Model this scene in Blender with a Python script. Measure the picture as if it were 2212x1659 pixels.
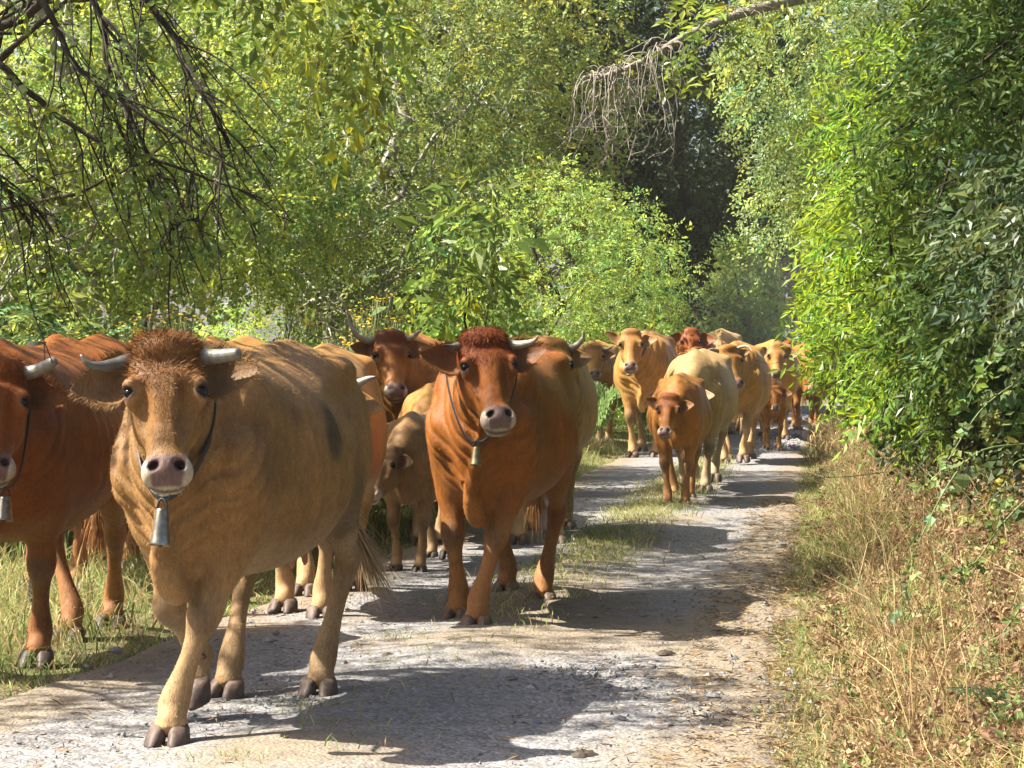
import bpy, math, random
import numpy as np
from mathutils import Matrix, Vector

for _o in list(bpy.data.objects):
    bpy.data.objects.remove(_o)
SC = bpy.context.scene
COL = SC.collection
PI = math.pi
RNG = np.random.default_rng(7)

# ------------------------------------------------------------------ camera, sky, sun, exposure
CAM_H = 1.45
F_PX = 4908.0            # focal length in pixels of a 2212 pixel wide picture
cam_d = bpy.data.cameras.new('camera')
cam_d.sensor_width = 36.0
cam_d.lens = 36.0 * F_PX / 2212.0
cam_d.clip_start = 0.05
cam_d.clip_end = 4000.0
cam = bpy.data.objects.new('camera', cam_d)
COL.objects.link(cam)
cam.location = (0, 0, CAM_H)
cam.rotation_euler = (math.radians(90 - 1.045), 0, 0)
SC.camera = cam

SUN_EL = math.radians(50)
SUN_AZ = math.radians(-94)           # measured from +Y (into the picture) towards +X
sun_vec = Vector((math.sin(SUN_AZ) * math.cos(SUN_EL), math.cos(SUN_AZ) * math.cos(SUN_EL), math.sin(SUN_EL)))
world = bpy.data.worlds.new('World')
SC.world = world
world.use_nodes = True
wn = world.node_tree
wn.nodes.clear()
w_out = wn.nodes.new('ShaderNodeOutputWorld')
w_bg = wn.nodes.new('ShaderNodeBackground')
w_sky = wn.nodes.new('ShaderNodeTexSky')
w_sky.sky_type = 'NISHITA'
w_sky.sun_disc = False
w_sky.sun_elevation = SUN_EL
w_sky.sun_rotation = SUN_AZ
w_sky.air_density = 0.9
w_sky.dust_density = 4.0
w_sky.ozone_density = 1.0
w_bg.inputs['Strength'].default_value = 0.066
wn.links.new(w_sky.outputs[0], w_bg.inputs['Color'])
wn.links.new(w_bg.outputs[0], w_out.inputs['Surface'])

sun_d = bpy.data.lights.new('sun', 'SUN')
sun_d.energy = 5.0
sun_d.angle = math.radians(0.53)
sun_d.color = (1.0, 0.945, 0.85)
sun = bpy.data.objects.new('sun', sun_d)
COL.objects.link(sun)
sun.rotation_euler = (-sun_vec).to_track_quat('-Z', 'Y').to_euler()
sun.location = (-20, 10, 30)

SC.render.engine = 'CYCLES'
SC.view_settings.view_transform = 'Standard'
SC.view_settings.look = 'None'
SC.view_settings.exposure = 1.84
SC.view_settings.gamma = 1.0
SC.view_settings.use_curve_mapping = False
SC.cycles.use_denoising = True
SC.cycles.max_bounces = 8
SC.cycles.diffuse_bounces = 4
SC.cycles.transmission_bounces = 6
SC.cycles.transparent_max_bounces = 6
SC.cycles.volume_bounces = 0
SC.cycles.sample_clamp_indirect = 6.0


# ------------------------------------------------------------------ helpers
def at(px, depth, py=None):
    """World X (and Z) of a photo pixel (2212 wide) at a given distance."""
    x = (px - 1106.0) / F_PX * depth
    if py is None:
        return x
    return x, CAM_H - (py - 740.0) / F_PX * depth


def tag(o, label=None, cat=None, group=None, kind=None):
    if label:
        o['label'] = label
    if cat:
        o['category'] = cat
    if group:
        o['group'] = group
    if kind:
        o['kind'] = kind
    return o


def empty(name, loc=(0, 0, 0), rz=0.0, scale=1.0):
    o = bpy.data.objects.new(name, None)
    COL.objects.link(o)
    o.location = loc
    o.rotation_euler = (0, 0, rz)
    o.scale = (scale, scale, scale)
    o.empty_display_size = 0.2
    return o


def mesh_obj(name, verts, faces, mat=None, parent=None, colors=None, smooth=True, extra=None):
    """verts (n,3); faces a (m,3) or (m,4) int array or a list of such arrays; colors (n,3) per vertex."""
    me = bpy.data.meshes.new(name)
    verts = np.ascontiguousarray(verts, dtype=np.float32)
    fl = faces if isinstance(faces, list) else [faces]
    fl = [np.asarray(f, dtype=np.int32) for f in fl if len(f)]
    me.vertices.add(len(verts))
    me.vertices.foreach_set('co', verts.ravel())
    nl = sum(f.size for f in fl)
    me.loops.add(nl)
    me.loops.foreach_set('vertex_index', np.concatenate([f.ravel() for f in fl]))
    counts = np.concatenate([np.full(len(f), f.shape[1], np.int32) for f in fl])
    starts = np.concatenate([[0], np.cumsum(counts)[:-1]]).astype(np.int32)
    me.polygons.add(len(counts))
    me.polygons.foreach_set('loop_start', starts)
    try:
        me.polygons.foreach_set('loop_total', counts)
    except Exception:
        pass
    me.polygons.foreach_set('use_smooth', np.full(len(counts), smooth, dtype=bool))
    if colors is not None:
        a = me.color_attributes.new('Col', 'FLOAT_COLOR', 'POINT')
        c4 = np.ones((len(verts), 4), np.float32)
        c4[:, :3] = colors
        a.data.foreach_set('color', c4.ravel())
    if extra is not None:
        for k, v in extra.items():
            a = me.attributes.new(k, 'FLOAT', 'POINT')
            a.data.foreach_set('value', np.asarray(v, np.float32))
    me.update(calc_edges=True)
    me.validate()
    if mat is not None:
        me.materials.append(mat)
    o = bpy.data.objects.new(name, me)
    COL.objects.link(o)
    if parent is not None:
        o.parent = parent
    return o


class Nodes:
    def __init__(self, name):
        self.m = bpy.data.materials.new(name)
        self.m.use_nodes = True
        self.t = self.m.node_tree
        self.t.nodes.clear()
        self.out = self.t.nodes.new('ShaderNodeOutputMaterial')

    def n(self, typ, **kw):
        nd = self.t.nodes.new(typ)
        for k, v in kw.items():
            if k == 'inp':
                for kk, vv in v.items():
                    if isinstance(vv, bpy.types.NodeSocket):
                        self.t.links.new(vv, nd.inputs[kk])
                    else:
                        nd.inputs[kk].default_value = vv
            else:
                setattr(nd, k, v)
        return nd

    def l(self, a, b):
        self.t.links.new(a, b)

    def noise(self, vec, scale, detail=3.0, rough=0.55, distortion=0.0):
        return self.n('ShaderNodeTexNoise', inp={'Vector': vec, 'Scale': scale, 'Detail': detail, 'Roughness': rough,
                                                'Distortion': distortion})

    def ramp(self, fac, stops):
        r = self.n('ShaderNodeValToRGB', inp={'Fac': fac})
        els = r.color_ramp.elements
        while len(els) < len(stops):
            els.new(0.5)
        for e, (p, c) in zip(els, stops):
            e.position = p
            e.color = (c, c, c, 1) if isinstance(c, (int, float)) else (*c, 1)
        return r

    def mixc(self, fac, a, b, blend='MIX'):
        nd = self.n('ShaderNodeMix', data_type='RGBA', blend_type=blend)
        for k, v in ((0, fac), (6, a), (7, b)):
            if isinstance(v, bpy.types.NodeSocket):
                self.l(v, nd.inputs[k])
            else:
                nd.inputs[k].default_value = v if k == 0 else ((*v, 1) if len(v) == 3 else v)
        return nd.outputs[2]

    def math(self, op, a, b=0.0, c=0.0):
        nd = self.n('ShaderNodeMath', operation=op)
        for k, v in ((0, a), (1, b), (2, c)):
            if isinstance(v, bpy.types.NodeSocket):
                self.l(v, nd.inputs[k])
            else:
                nd.inputs[k].default_value = v
        return nd.outputs[0]

    def bump(self, height, strength, dist):
        return self.n('ShaderNodeBump', inp={'Height': height, 'Strength': strength, 'Distance': dist}).outputs[0]


def sinnoise(p, scale, seed, octaves=3):
    """Cheap smooth noise in [-1,1] from sums of sines, p (n,3)."""
    r = np.random.default_rng(seed)
    out = np.zeros(len(p), np.float32)
    amp, tot = 1.0, 0.0
    for _ in range(octaves):
        for _ in range(5):
            k = r.normal(size=3) * scale
            out += amp * np.sin(p @ k + r.uniform(0, 6.28)) / 5.0 * 1.7
        tot += amp
        amp *= 0.55
        scale *= 2.1
    return np.clip(out / tot, -1, 1)


def sstep(a, b, x):
    t = np.clip((x - a) / (b - a), 0, 1)
    return t * t * (3 - 2 * t)


def catmull(pts, n):
    """Resample rows of pts (any width) with a Catmull-Rom spline to n rows."""
    pts = np.asarray(pts, float)
    m = len(pts)
    if m < 3:
        t = np.linspace(0, 1, n)[:, None]
        return pts[0] * (1 - t) + pts[-1] * t
    P = np.vstack([2 * pts[0] - pts[1], pts, 2 * pts[-1] - pts[-2]])
    u = np.linspace(0, m - 1, n)
    i = np.minimum(u.astype(int), m - 2)
    f = (u - i)[:, None]
    p0, p1, p2, p3 = P[i], P[i + 1], P[i + 2], P[i + 3]
    return 0.5 * (2 * p1 + (p2 - p0) * f + (2 * p0 - 5 * p1 + 4 * p2 - p3) * f ** 2 + (3 * p1 - p0 - 3 * p2 + p3) * f ** 3)


def tube_arrays(pts, radii, sides=6, flat=None):
    """Tube along a polyline. Returns verts, quads (caps left as pointed ends)."""
    pts = np.asarray(pts, float)
    n = len(pts)
    T = np.gradient(pts, axis=0)
    T /= np.linalg.norm(T, axis=1, keepdims=True) + 1e-9
    ref = np.array([0.31, 0.17, 0.93]) if abs(T[:, 2].mean()) < 0.8 else np.array([1.0, 0.1, 0.05])
    A = np.cross(T, ref)
    A /= np.linalg.norm(A, axis=1, keepdims=True) + 1e-9
    B = np.cross(T, A)
    ang = np.arange(sides) * 2 * PI / sides
    radii = np.broadcast_to(np.asarray(radii, float), (n,))
    ring = (np.cos(ang)[None, :, None] * A[:, None, :] + np.sin(ang)[None, :, None] * B[:, None, :])
    V = pts[:, None, :] + ring * radii[:, None, None]
    idx = np.arange(n * sides).reshape(n, sides)
    a = idx[:-1]
    b = idx[1:]
    q = np.stack([a, np.roll(a, -1, 1), np.roll(b, -1, 1), b], -1).reshape(-1, 4)
    V = V.reshape(-1, 3)
    caps = np.array([idx[0][::-1], idx[-1]])
    return V, q, caps


class Build:
    """Collects pieces of one mesh."""
    def __init__(self):
        self.v, self.f3, self.f4, self.c, self.n = [], [], [], [], 0

    def add(self, v, f, c=None):
        v = np.asarray(v, float)
        f = np.asarray(f, int)
        if len(f):
            (self.f3 if f.shape[1] == 3 else self.f4).append(f + self.n)
        self.v.append(v)
        if c is not None:
            c = np.asarray(c, float)
            if c.ndim == 1:
                c = np.tile(c, (len(v), 1))
            self.c.append(c)
        self.n += len(v)

    def tube(self, pts, radii, sides=6, c=None):
        v, q, caps = tube_arrays(pts, radii, sides)
        n0 = self.n
        self.add(v, q, c)
        for cp in caps:
            tri = np.array([[cp[0], cp[i], cp[i + 1]] for i in range(1, sides - 1)])
            self.f3.append(tri + n0)

    def obj(self, name, mat, parent=None, smooth=True):
        fs = []
        if self.f4:
            fs.append(np.vstack(self.f4))
        if self.f3:
            fs.append(np.vstack(self.f3))
        return mesh_obj(name, np.vstack(self.v), fs, mat, parent, np.vstack(self.c) if self.c else None, smooth)


def mat_vcol(name, rough=0.5, spec=0.4, nscale=60.0, bump=0.3, bdist=0.004, contrast=0.25):
    N = Nodes(name)
    col = N.n('ShaderNodeVertexColor', layer_name='Col')
    tc = N.n('ShaderNodeTexCoord')
    n1 = N.noise(tc.outputs['Object'], nscale, 4, 0.6)
    r = N.ramp(n1.outputs[0], [(0.3, 1.0 - contrast), (0.7, 1.0 + contrast)])
    c = N.mixc(1.0, col.outputs[0], r.outputs[0], 'MULTIPLY')
    p = N.n('ShaderNodeBsdfPrincipled', inp={'Base Color': c, 'Roughness': rough, 'Specular IOR Level': spec,
                                             'Normal': N.bump(n1.outputs[0], bump, bdist)})
    N.l(p.outputs[0], N.out.inputs[0])
    return N.m


def mat_plain(name, color, rough=0.5, metallic=0.0, nscale=40.0, var=0.3, bump=0.3, spec=0.5, bdist=0.004):
    N = Nodes(name)
    tc = N.n('ShaderNodeTexCoord')
    n1 = N.noise(tc.outputs['Object'], nscale, 5, 0.6)
    r = N.ramp(n1.outputs[0], [(0.3, tuple(c * (1 - var) for c in color)), (0.7, tuple(min(1, c * (1 + var)) for c in color))])
    rr = N.ramp(n1.outputs[0], [(0.3, min(1, rough * 1.3)), (0.7, rough * 0.8)])
    p = N.n('ShaderNodeBsdfPrincipled', inp={'Base Color': r.outputs[0], 'Roughness': rr.outputs[0], 'Metallic': metallic,
                                             'Specular IOR Level': spec, 'Normal': N.bump(n1.outputs[0], bump, bdist)})
    N.l(p.outputs[0], N.out.inputs[0])
    return N.m


# ------------------------------------------------------------------ ground, road
EDGE_Y = [-30, 3, 5, 7.7, 9.4, 11.7, 17.4, 27, 37, 44, 50, 58, 70, 120]
EDGE_R = [-1.0, 0.50, 0.68, 0.97, 1.17, 1.42, 2.22, 3.50, 4.85, 6.0, 8.2, 13.0, 22.0, 60.0]
EDGE_L = [-5.0, -3.3, -3.0, -2.45, -2.1, -1.62, -0.55, 1.05, 2.65, 3.75, 5.6, 9.6, 18.0, 55.0]


def xr(y):
    return np.interp(y, EDGE_Y, EDGE_R)


def xl(y):
    return np.interp(y, EDGE_Y, EDGE_L)


def ground_z(x, y):
    x, y = np.asarray(x, float), np.asarray(y, float)
    dr = x - xr(y)
    dl = xl(y) - x
    p = np.stack([x.ravel(), y.ravel(), np.zeros(x.size)], 1)
    nz = sinnoise(p, 0.9, 3).reshape(x.shape)
    z = np.full(x.shape, -0.012)
    k = sstep(0.0, 0.5, dr)
    z = z + k * (0.04 + 0.035 * nz) + 0.95 * sstep(0.25, 2.6, dr) + 0.5 * sstep(2.2, 7.0, dr)
    k = sstep(0.0, 0.6, dl)
    z = z + k * (0.06 + 0.04 * nz) + 0.25 * sstep(1.0, 10, dl)
    return z


def mat_ground():
    N = Nodes('verge_soil')
    tc = N.n('ShaderNodeTexCoord')
    o = tc.outputs['Object']
    n1 = N.noise(o, 1.1, 5, 0.6)
    n2 = N.noise(o, 28, 5, 0.65)
    n3 = N.noise(o, 0.07, 2, 0.5)
    a = N.ramp(n2.outputs[0], [(0.3, (0.11, 0.082, 0.048)), (0.7, (0.27, 0.215, 0.13))])
    b = N.ramp(n2.outputs[0], [(0.3, (0.05, 0.075, 0.018)), (0.7, (0.14, 0.17, 0.05))])
    f = N.ramp(N.math('ADD', N.math('MULTIPLY', n1.outputs[0], 0.6), N.math('MULTIPLY', n3.outputs[0], 0.5)), [(0.45, 0.0), (0.62, 1.0)])
    c = N.mixc(f.outputs[0], a.outputs[0], b.outputs[0])
    p = N.n('ShaderNodeBsdfPrincipled', inp={'Base Color': c, 'Roughness': 0.95, 'Specular IOR Level': 0.1,
                                             'Normal': N.bump(n2.outputs[0], 0.9, 0.04)})
    N.l(p.outputs[0], N.out.inputs[0])
    return N.m


def mat_road():
    N = Nodes('gravel_road')
    tc = N.n('ShaderNodeTexCoord')
    o = tc.outputs['Object']
    col = N.n('ShaderNodeVertexColor', layer_name='Col')      # r: share of beige dirt against grey gravel
    n1 = N.noise(o, 1.7, 5, 0.62)
    n2 = N.noise(o, 60, 4, 0.65)
    n3 = N.noise(o, 9, 4, 0.6)
    vo = N.n('ShaderNodeTexVoronoi', inp={'Vector': o, 'Scale': 65.0, 'Randomness': 1.0})
    vo2 = N.n('ShaderNodeTexVoronoi', inp={'Vector': o, 'Scale': 24.0, 'Randomness': 1.0})
    grey = N.ramp(vo.outputs['Color'], [(0.1, (0.125, 0.119, 0.115)), (0.5, (0.205, 0.195, 0.187)), (0.9, (0.285, 0.27, 0.258))])
    dirt = N.ramp(n2.outputs[0], [(0.3, (0.145, 0.115, 0.082)), (0.7, (0.265, 0.220, 0.162))])
    f = N.ramp(N.math('ADD', N.math('MULTIPLY', n1.outputs[0], 0.8), N.math('SUBTRACT', col.outputs[0], 0.42)), [(0.36, 0.0), (0.62, 1.0)])
    c = N.mixc(f.outputs[0], grey.outputs[0], dirt.outputs[0])
    dk = N.ramp(n3.outputs[0], [(0.28, 0.74), (0.5, 0.98), (0.72, 1.12)])
    c = N.mixc(1.0, c, dk.outputs[0], 'MULTIPLY')
    hgt = N.math('ADD', N.math('MULTIPLY', vo.outputs['Distance'], -0.9),
                 N.math('ADD', N.math('MULTIPLY', n2.outputs[0], 0.5), N.math('MULTIPLY', vo2.outputs['Distance'], -0.8)))
    p = N.n('ShaderNodeBsdfPrincipled', inp={'Base Color': c, 'Roughness': 0.93, 'Specular IOR Level': 0.15,
                                             'Normal': N.bump(hgt, 0.6, 0.012)})
    N.l(p.outputs[0], N.out.inputs[0])
    return N.m


M_GROUND = mat_ground()
M_ROAD = mat_road()


def strip_y(fine_to=30.0):
    ys = [-30.0]
    while ys[-1] < 900:
        y = ys[-1]
        ys.append(y + (2.0 if y < 4 else 0.14 if y < 16 else 0.3 if y < 34 else 1.0 if y < 80 else 40))
    return np.array(ys)


def build_ground():
    ys = strip_y()
    xs = np.concatenate([[-600, -300, -150, -80, -50, -35, -25], np.arange(-20, -7, 1.0), np.arange(-7, 7, 0.16), np.arange(7, 20, 0.7),
                         [21, 25, 32, 45, 70, 120, 250, 600]])
    Y, X = np.meshgrid(ys, xs, indexing='ij')
    Z = ground_z(X, Y)
    V = np.stack([X, Y, Z], -1).reshape(-1, 3)
    idx = np.arange(X.size).reshape(X.shape)
    q = np.stack([idx[:-1, :-1], idx[:-1, 1:], idx[1:, 1:], idx[1:, :-1]], -1).reshape(-1, 4)
    tag(mesh_obj('ground', V, q, M_GROUND), 'dry grassy ground either side of the track', 'ground', kind='structure')


def build_road():
    ys = np.concatenate([np.arange(2, 16, 0.05), np.arange(16, 40, 0.12), np.arange(40, 110, 0.8)])
    u = np.linspace(0, 1, 64)
    L, R = xl(ys), xr(ys)
    wob = 0.10 * sinnoise(np.stack([ys * 0 + 3, ys, ys * 0], 1), 2.2, 21)
    wobr = 0.12 * sinnoise(np.stack([ys * 0 + 9, ys, ys * 0], 1), 2.6, 22)
    X = (L + wob)[:, None] * (1 - u) + (R + wobr)[:, None] * u
    Y = np.broadcast_to(ys[:, None], X.shape)
    p = np.stack([X.ravel(), Y.ravel(), 0 * X.ravel()], 1)
    nz = sinnoise(p, 5.5, 31, 4).reshape(X.shape)
    crown = 0.028 * np.exp(-((u - 0.52) / 0.10) ** 2)[None, :]
    edge = np.minimum(u, 1 - u)[None, :]
    Z = (crown + 0.010 * nz + 0.006) * sstep(0.0, 0.05, edge) - 0.03 * (1 - sstep(0.0, 0.03, edge))
    dirt = 0.38 + 0.45 * sstep(0.22, 0.02, edge) + 0.25 * np.exp(-((u - 0.52) / 0.12) ** 2)[None, :] + 0.12 * nz
    dirt = dirt - 0.35 * sstep(24, 34, Y)
    dirt = dirt + 0.28 * np.exp(-((Y - 11.0) / 1.8) ** 2 - ((X - 0.55) / 0.6) ** 2)
    dirt = dirt - 0.45 * np.exp(-((Y - 9.4) / 1.0) ** 2 - ((X + 0.15) / 0.75) ** 2)
    V = np.stack([X, Y, Z], -1).reshape(-1, 3)
    idx = np.arange(X.size).reshape(X.shape)
    q = np.stack([idx[:-1, :-1], idx[:-1, 1:], idx[1:, 1:], idx[1:, :-1]], -1).reshape(-1, 4)
    c = np.repeat(np.clip(dirt, 0, 1).reshape(-1, 1), 3, 1)
    tag(mesh_obj('gravel_road', V, q, M_ROAD, None, c), 'pale gravel farm track running away between hedges', 'road', kind='structure')


build_ground()
build_road()


# ------------------------------------------------------------------ stones
def mat_stone():
    N = Nodes('stone')
    tc = N.n('ShaderNodeTexCoord')
    n1 = N.noise(tc.outputs['Object'], 30, 4, 0.6)
    col = N.n('ShaderNodeVertexColor', layer_name='Col')
    r = N.ramp(n1.outputs[0], [(0.3, 0.75), (0.7, 1.2)])
    p = N.n('ShaderNodeBsdfPrincipled', inp={'Base Color': N.mixc(1.0, col.outputs[0], r.outputs[0], 'MULTIPLY'), 'Roughness': 0.9,
                                             'Specular IOR Level': 0.2, 'Normal': N.bump(n1.outputs[0], 0.6, 0.006)})
    N.l(p.outputs[0], N.out.inputs[0])
    return N.m


M_STONE = mat_stone()
OCT_V = np.array([(1, 0, 0), (-1, 0, 0), (0, 1, 0), (0, -1, 0), (0, 0, 1), (0, 0, -1)], float)
OCT_F = np.array([(0, 2, 4), (2, 1, 4), (1, 3, 4), (3, 0, 4), (2, 0, 5), (1, 2, 5), (3, 1, 5), (0, 3, 5)])


def pebbles(name, x, y, size, label, rng, zoff=0.006):
    n = len(x)
    V = OCT_V[None] * (1 + 0.35 * rng.normal(size=(n, 6, 1))).clip(0.5, 1.6)
    V = V * (size[:, None] * rng.uniform(0.6, 1.2, (n, 3)))[:, None, :]
    V[:, :, 2] *= 0.65
    a = rng.uniform(0, 6.28, n)
    c, s = np.cos(a)[:, None], np.sin(a)[:, None]
    X = V[:, :, 0] * c - V[:, :, 1] * s
    Y = V[:, :, 0] * s + V[:, :, 1] * c
    W = np.stack([X + x[:, None], Y + y[:, None], V[:, :, 2] + zoff + size[:, None] * 0.2], -1).reshape(-1, 3)
    F = (OCT_F[None] + (np.arange(n) * 6)[:, None, None]).reshape(-1, 3)
    base = np.array([0.22, 0.21, 0.20])[None] * rng.uniform(0.6, 1.3, (n, 1)) * (1 + np.array([0.08, 0, -0.08]) * rng.normal(size=(n, 1)))
    return tag(mesh_obj(name, W, F, M_STONE, None, np.repeat(np.clip(base, 0.03, 0.7), 6, 0), False), label, 'gravel', kind='stuff')


def build_gravel():
    r = np.random.default_rng(11)
    n = 12000
    y = 6.8 + 13 * r.random(n) ** 1.7
    u = r.random(n)
    x = xl(y) * (1 - u) + xr(y) * u
    s = 0.0035 + 0.006 * r.random(n) ** 3
    n2 = 2600
    y2 = 9.35 + 0.42 * r.normal(size=n2)
    x2 = 0.05 + 0.55 * r.normal(size=n2)
    s2 = 0.005 + 0.014 * r.random(n2) ** 2.5
    n3 = 1500
    y3 = 30 + 9 * r.random(n3)
    x3 = xl(y3) + (xr(y3) - xl(y3)) * (0.45 + 0.5 * r.random(n3))
    s3 = 0.012 + 0.03 * r.random(n3) ** 2
    n4 = 260
    y4 = 7 + 9 * r.random(n4)
    x4 = xl(y4) + (xr(y4) - xl(y4)) * r.random(n4)
    s4 = 0.010 + 0.014 * r.random(n4) ** 2
    pebbles('gravel', np.concatenate([x, x2, x3, x4]), np.concatenate([y, y2, y3, y4]), np.concatenate([s, s2, s3, s4]),
            'loose grey gravel and chippings scattered over the track', r)


build_gravel()


def stone(px, py, w, label):
    d = 1.45 * F_PX / (py - 740.0)
    x = at(px, d)
    r = np.random.default_rng(int(px))
    # icosphere-like lump
    nu, nv = 7, 10
    a = np.linspace(0.02, PI - 0.02, nu)
    b = np.arange(nv) * 2 * PI / nv
    V = np.stack([np.outer(np.sin(a), np.cos(b)), np.outer(np.sin(a), np.sin(b)), np.outer(np.cos(a), np.ones(nv))], -1).reshape(-1, 3)
    V = V * (1 + 0.22 * sinnoise(V, 1.6, int(px)) + 0.10 * r.normal(size=len(V)))[:, None]
    V = V * np.array([w, w * 0.8, w * 0.55]) * 0.5
    V[:, 2] += w * 0.2
    idx = np.arange(nu * nv).reshape(nu, nv)
    q = np.stack([idx[:-1], idx[1:], np.roll(idx[1:], -1, 1), np.roll(idx[:-1], -1, 1)], -1).reshape(-1, 4)
    o = mesh_obj('stone', V, q, M_STONE, None, np.tile(np.array([0.22, 0.215, 0.22]) * r.uniform(0.7, 1.2), (len(V), 1)), False)
    o.location = (x, d, 0.004)
    tag(o, label, 'stone', 'loose stones on the track')


for a_ in [(1541, 1513, 0.055, 'dark grey loose stone at the right edge of the track'),
           (1340, 1563, 0.050, 'pale angular stone in the shaded foreground of the track'),
           (879, 1521, 0.052, 'grey stone on the track just right of the tan cow hind hoof'),
           (1105, 1476, 0.060, 'largest stone in the gravel patch in the middle of the track'),
           (1232, 1490, 0.038, 'small pale stone at the right end of the gravel patch'),
           (250, 1414, 0.060, 'stone in straw beside the left verge behind the tan cow'),
           (756, 1325, 0.034, 'small dark stone in the shadow beyond the tan cow hind leg'),
           (1690, 1185, 0.085, 'brown stone lying in the straw at the right verge')]:
    stone(*a_)


# ------------------------------------------------------------------ foliage
def mat_leaf(name, trans=0.4, gloss=0.35, rough=0.45):
    N = Nodes(name)
    col = N.n('ShaderNodeVertexColor', layer_name='Col')
    hs = N.n('ShaderNodeHueSaturation', inp={'Hue': 0.479, 'Saturation': 1.02, 'Value': 1.5, 'Color': col.outputs[0]})
    p = N.n('ShaderNodeBsdfPrincipled', inp={'Base Color': col.outputs[0], 'Roughness': rough, 'Specular IOR Level': gloss})
    t = N.n('ShaderNodeBsdfTranslucent', inp={'Color': hs.outputs[0]})
    m = N.n('ShaderNodeMixShader', inp={0: trans, 1: p.outputs[0], 2: t.outputs[0]})
    N.l(m.outputs[0], N.out.inputs[0])
    return N.m


def mat_bark(name, c0, c1, scale=14.0):
    N = Nodes(name)
    tc = N.n('ShaderNodeTexCoord')
    mp = N.n('ShaderNodeMapping', inp={'Vector': tc.outputs['Object'], 'Scale': (1, 1, 0.35)})
    n1 = N.noise(mp.outputs[0], scale, 5, 0.65, 0.4)
    r = N.ramp(n1.outputs[0], [(0.3, c0), (0.68, c1)])
    p = N.n('ShaderNodeBsdfPrincipled', inp={'Base Color': r.outputs[0], 'Roughness': 0.9, 'Specular IOR Level': 0.15,
                                             'Normal': N.bump(n1.outputs[0], 0.8, 0.03)})
    N.l(p.outputs[0], N.out.inputs[0])
    return N.m


M_LEAF = mat_leaf('leaf', 0.5, 0.42, 0.42)
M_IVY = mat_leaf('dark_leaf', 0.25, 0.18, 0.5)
M_GRASS = mat_leaf('grass_blade', 0.35, 0.25, 0.6)
M_STRAW = mat_leaf('dry_blade', 0.25, 0.2, 0.7)
M_FERN = mat_leaf('fern_frond', 0.4, 0.25, 0.55)
M_BARK_PALE = mat_bark('pale_bark', (0.14, 0.125, 0.10), (0.40, 0.37, 0.31))
M_BARK_DARK = mat_bark('dark_bark', (0.014, 0.011, 0.009), (0.060, 0.048, 0.036))
M_DEAD = mat_bark('dead_wood', (0.13, 0.11, 0.085), (0.33, 0.29, 0.23))
M_FLOWER = mat_leaf('yellow_petal', 0.3, 0.3, 0.6)

LEAF_T = 0


def unit(a):
    return a / (np.linalg.norm(a, axis=-1, keepdims=True) + 1e-9)


def sprigs(P, D, N, K, size, width, step, cols, rng, fold=0.22, droop=0.25, petiole=0.15, tipleaf=True, spread=0.95, jitter=0.25):
    """Leafy twigs / compound leaves. P,D,N (S,3). size leaf length (S,) or scalar. Returns verts, tris, cols."""
    S = len(P)
    D = unit(D)
    N = unit(N - D * (N * D).sum(1, keepdims=True))
    B = np.cross(N, D)
    size = np.broadcast_to(np.asarray(size, float), (S,))
    k = np.arange(K)
    pos = (k // 2 + 1) * step
    sd = np.where(k % 2 == 0, 1.0, -1.0)
    if tipleaf:
        sd[-1] = 0.0
        pos[-1] = pos[-2] + step * 0.7
    sz = size[:, None] * (1 + jitter * rng.normal(size=(S, K))).clip(0.5, 1.5)
    rel = pos / size.mean()
    along = P[:, None] + D[:, None] * (pos[None, :, None] * (size / size.mean())[:, None, None])
    along = along + np.array([0, 0, -1.0]) * (droop * (pos ** 2)[None, :, None] / (pos.max() + 1e-6))
    ld = D[:, None] * (1 - spread * np.abs(sd))[None, :, None] * 1.0 + D[:, None] * 0.45 + B[:, None] * (sd * spread)[None, :, None]
    ld = ld + rng.normal(size=(S, K, 3)) * jitter * 0.7
    ld = unit(ld + np.array([0, 0, -droop * 0.8]))
    nn = unit(N[:, None] + rng.normal(size=(S, K, 3)) * jitter * 1.3)
    nn = unit(nn - ld * (nn * ld).sum(-1, keepdims=True))
    ls = np.cross(nn, ld)
    b = along + ld * (sz * petiole)[..., None]
    mid = b + ld * (sz * 0.45)[..., None]
    hw = (sz * width)[..., None]
    v0 = b
    v1 = mid + ls * hw + nn * hw * fold
    v2 = b + ld * sz[..., None] - nn * (sz * 0.12)[..., None]
    v3 = mid - ls * hw + nn * hw * fold
    V = np.stack([v0, v1, v2, v3], 2).reshape(-1, 3)
    n = S * K
    i = (np.arange(n) * 4)[:, None]
    F = np.concatenate([i + [0, 1, 2], i + [0, 2, 3]], 0)
    C = cols[:, None, :] * (1 + 0.16 * rng.normal(size=(S, K, 1))).clip(0.55, 1.6)
    C = np.repeat(C.reshape(-1, 3), 4, 0)
    return V, F, np.clip(C, 0.003, 0.9)


def leafcols(n, base, rng, var=0.25, yellow=0.15, P=None, seed=0):
    base = np.array(base)
    v = (1 + var * rng.normal(size=(n, 1))).clip(0.45, 1.9)
    y = rng.normal(size=(n, 1)) * yellow
    if P is not None:
        q = sinnoise(P, 1.6, seed + 77)[:, None]
        v = v * (1 + 0.22 * q)
        y = y + 0.12 * sinnoise(P, 1.1, seed + 78)[:, None]
    base = base * np.array([1.04, 0.95, 0.9])
    return np.clip(base * v * np.hstack([1 + y * 1.3, 1 + y * 0.35, 1 - y]), 0.004, 0.8)


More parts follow.
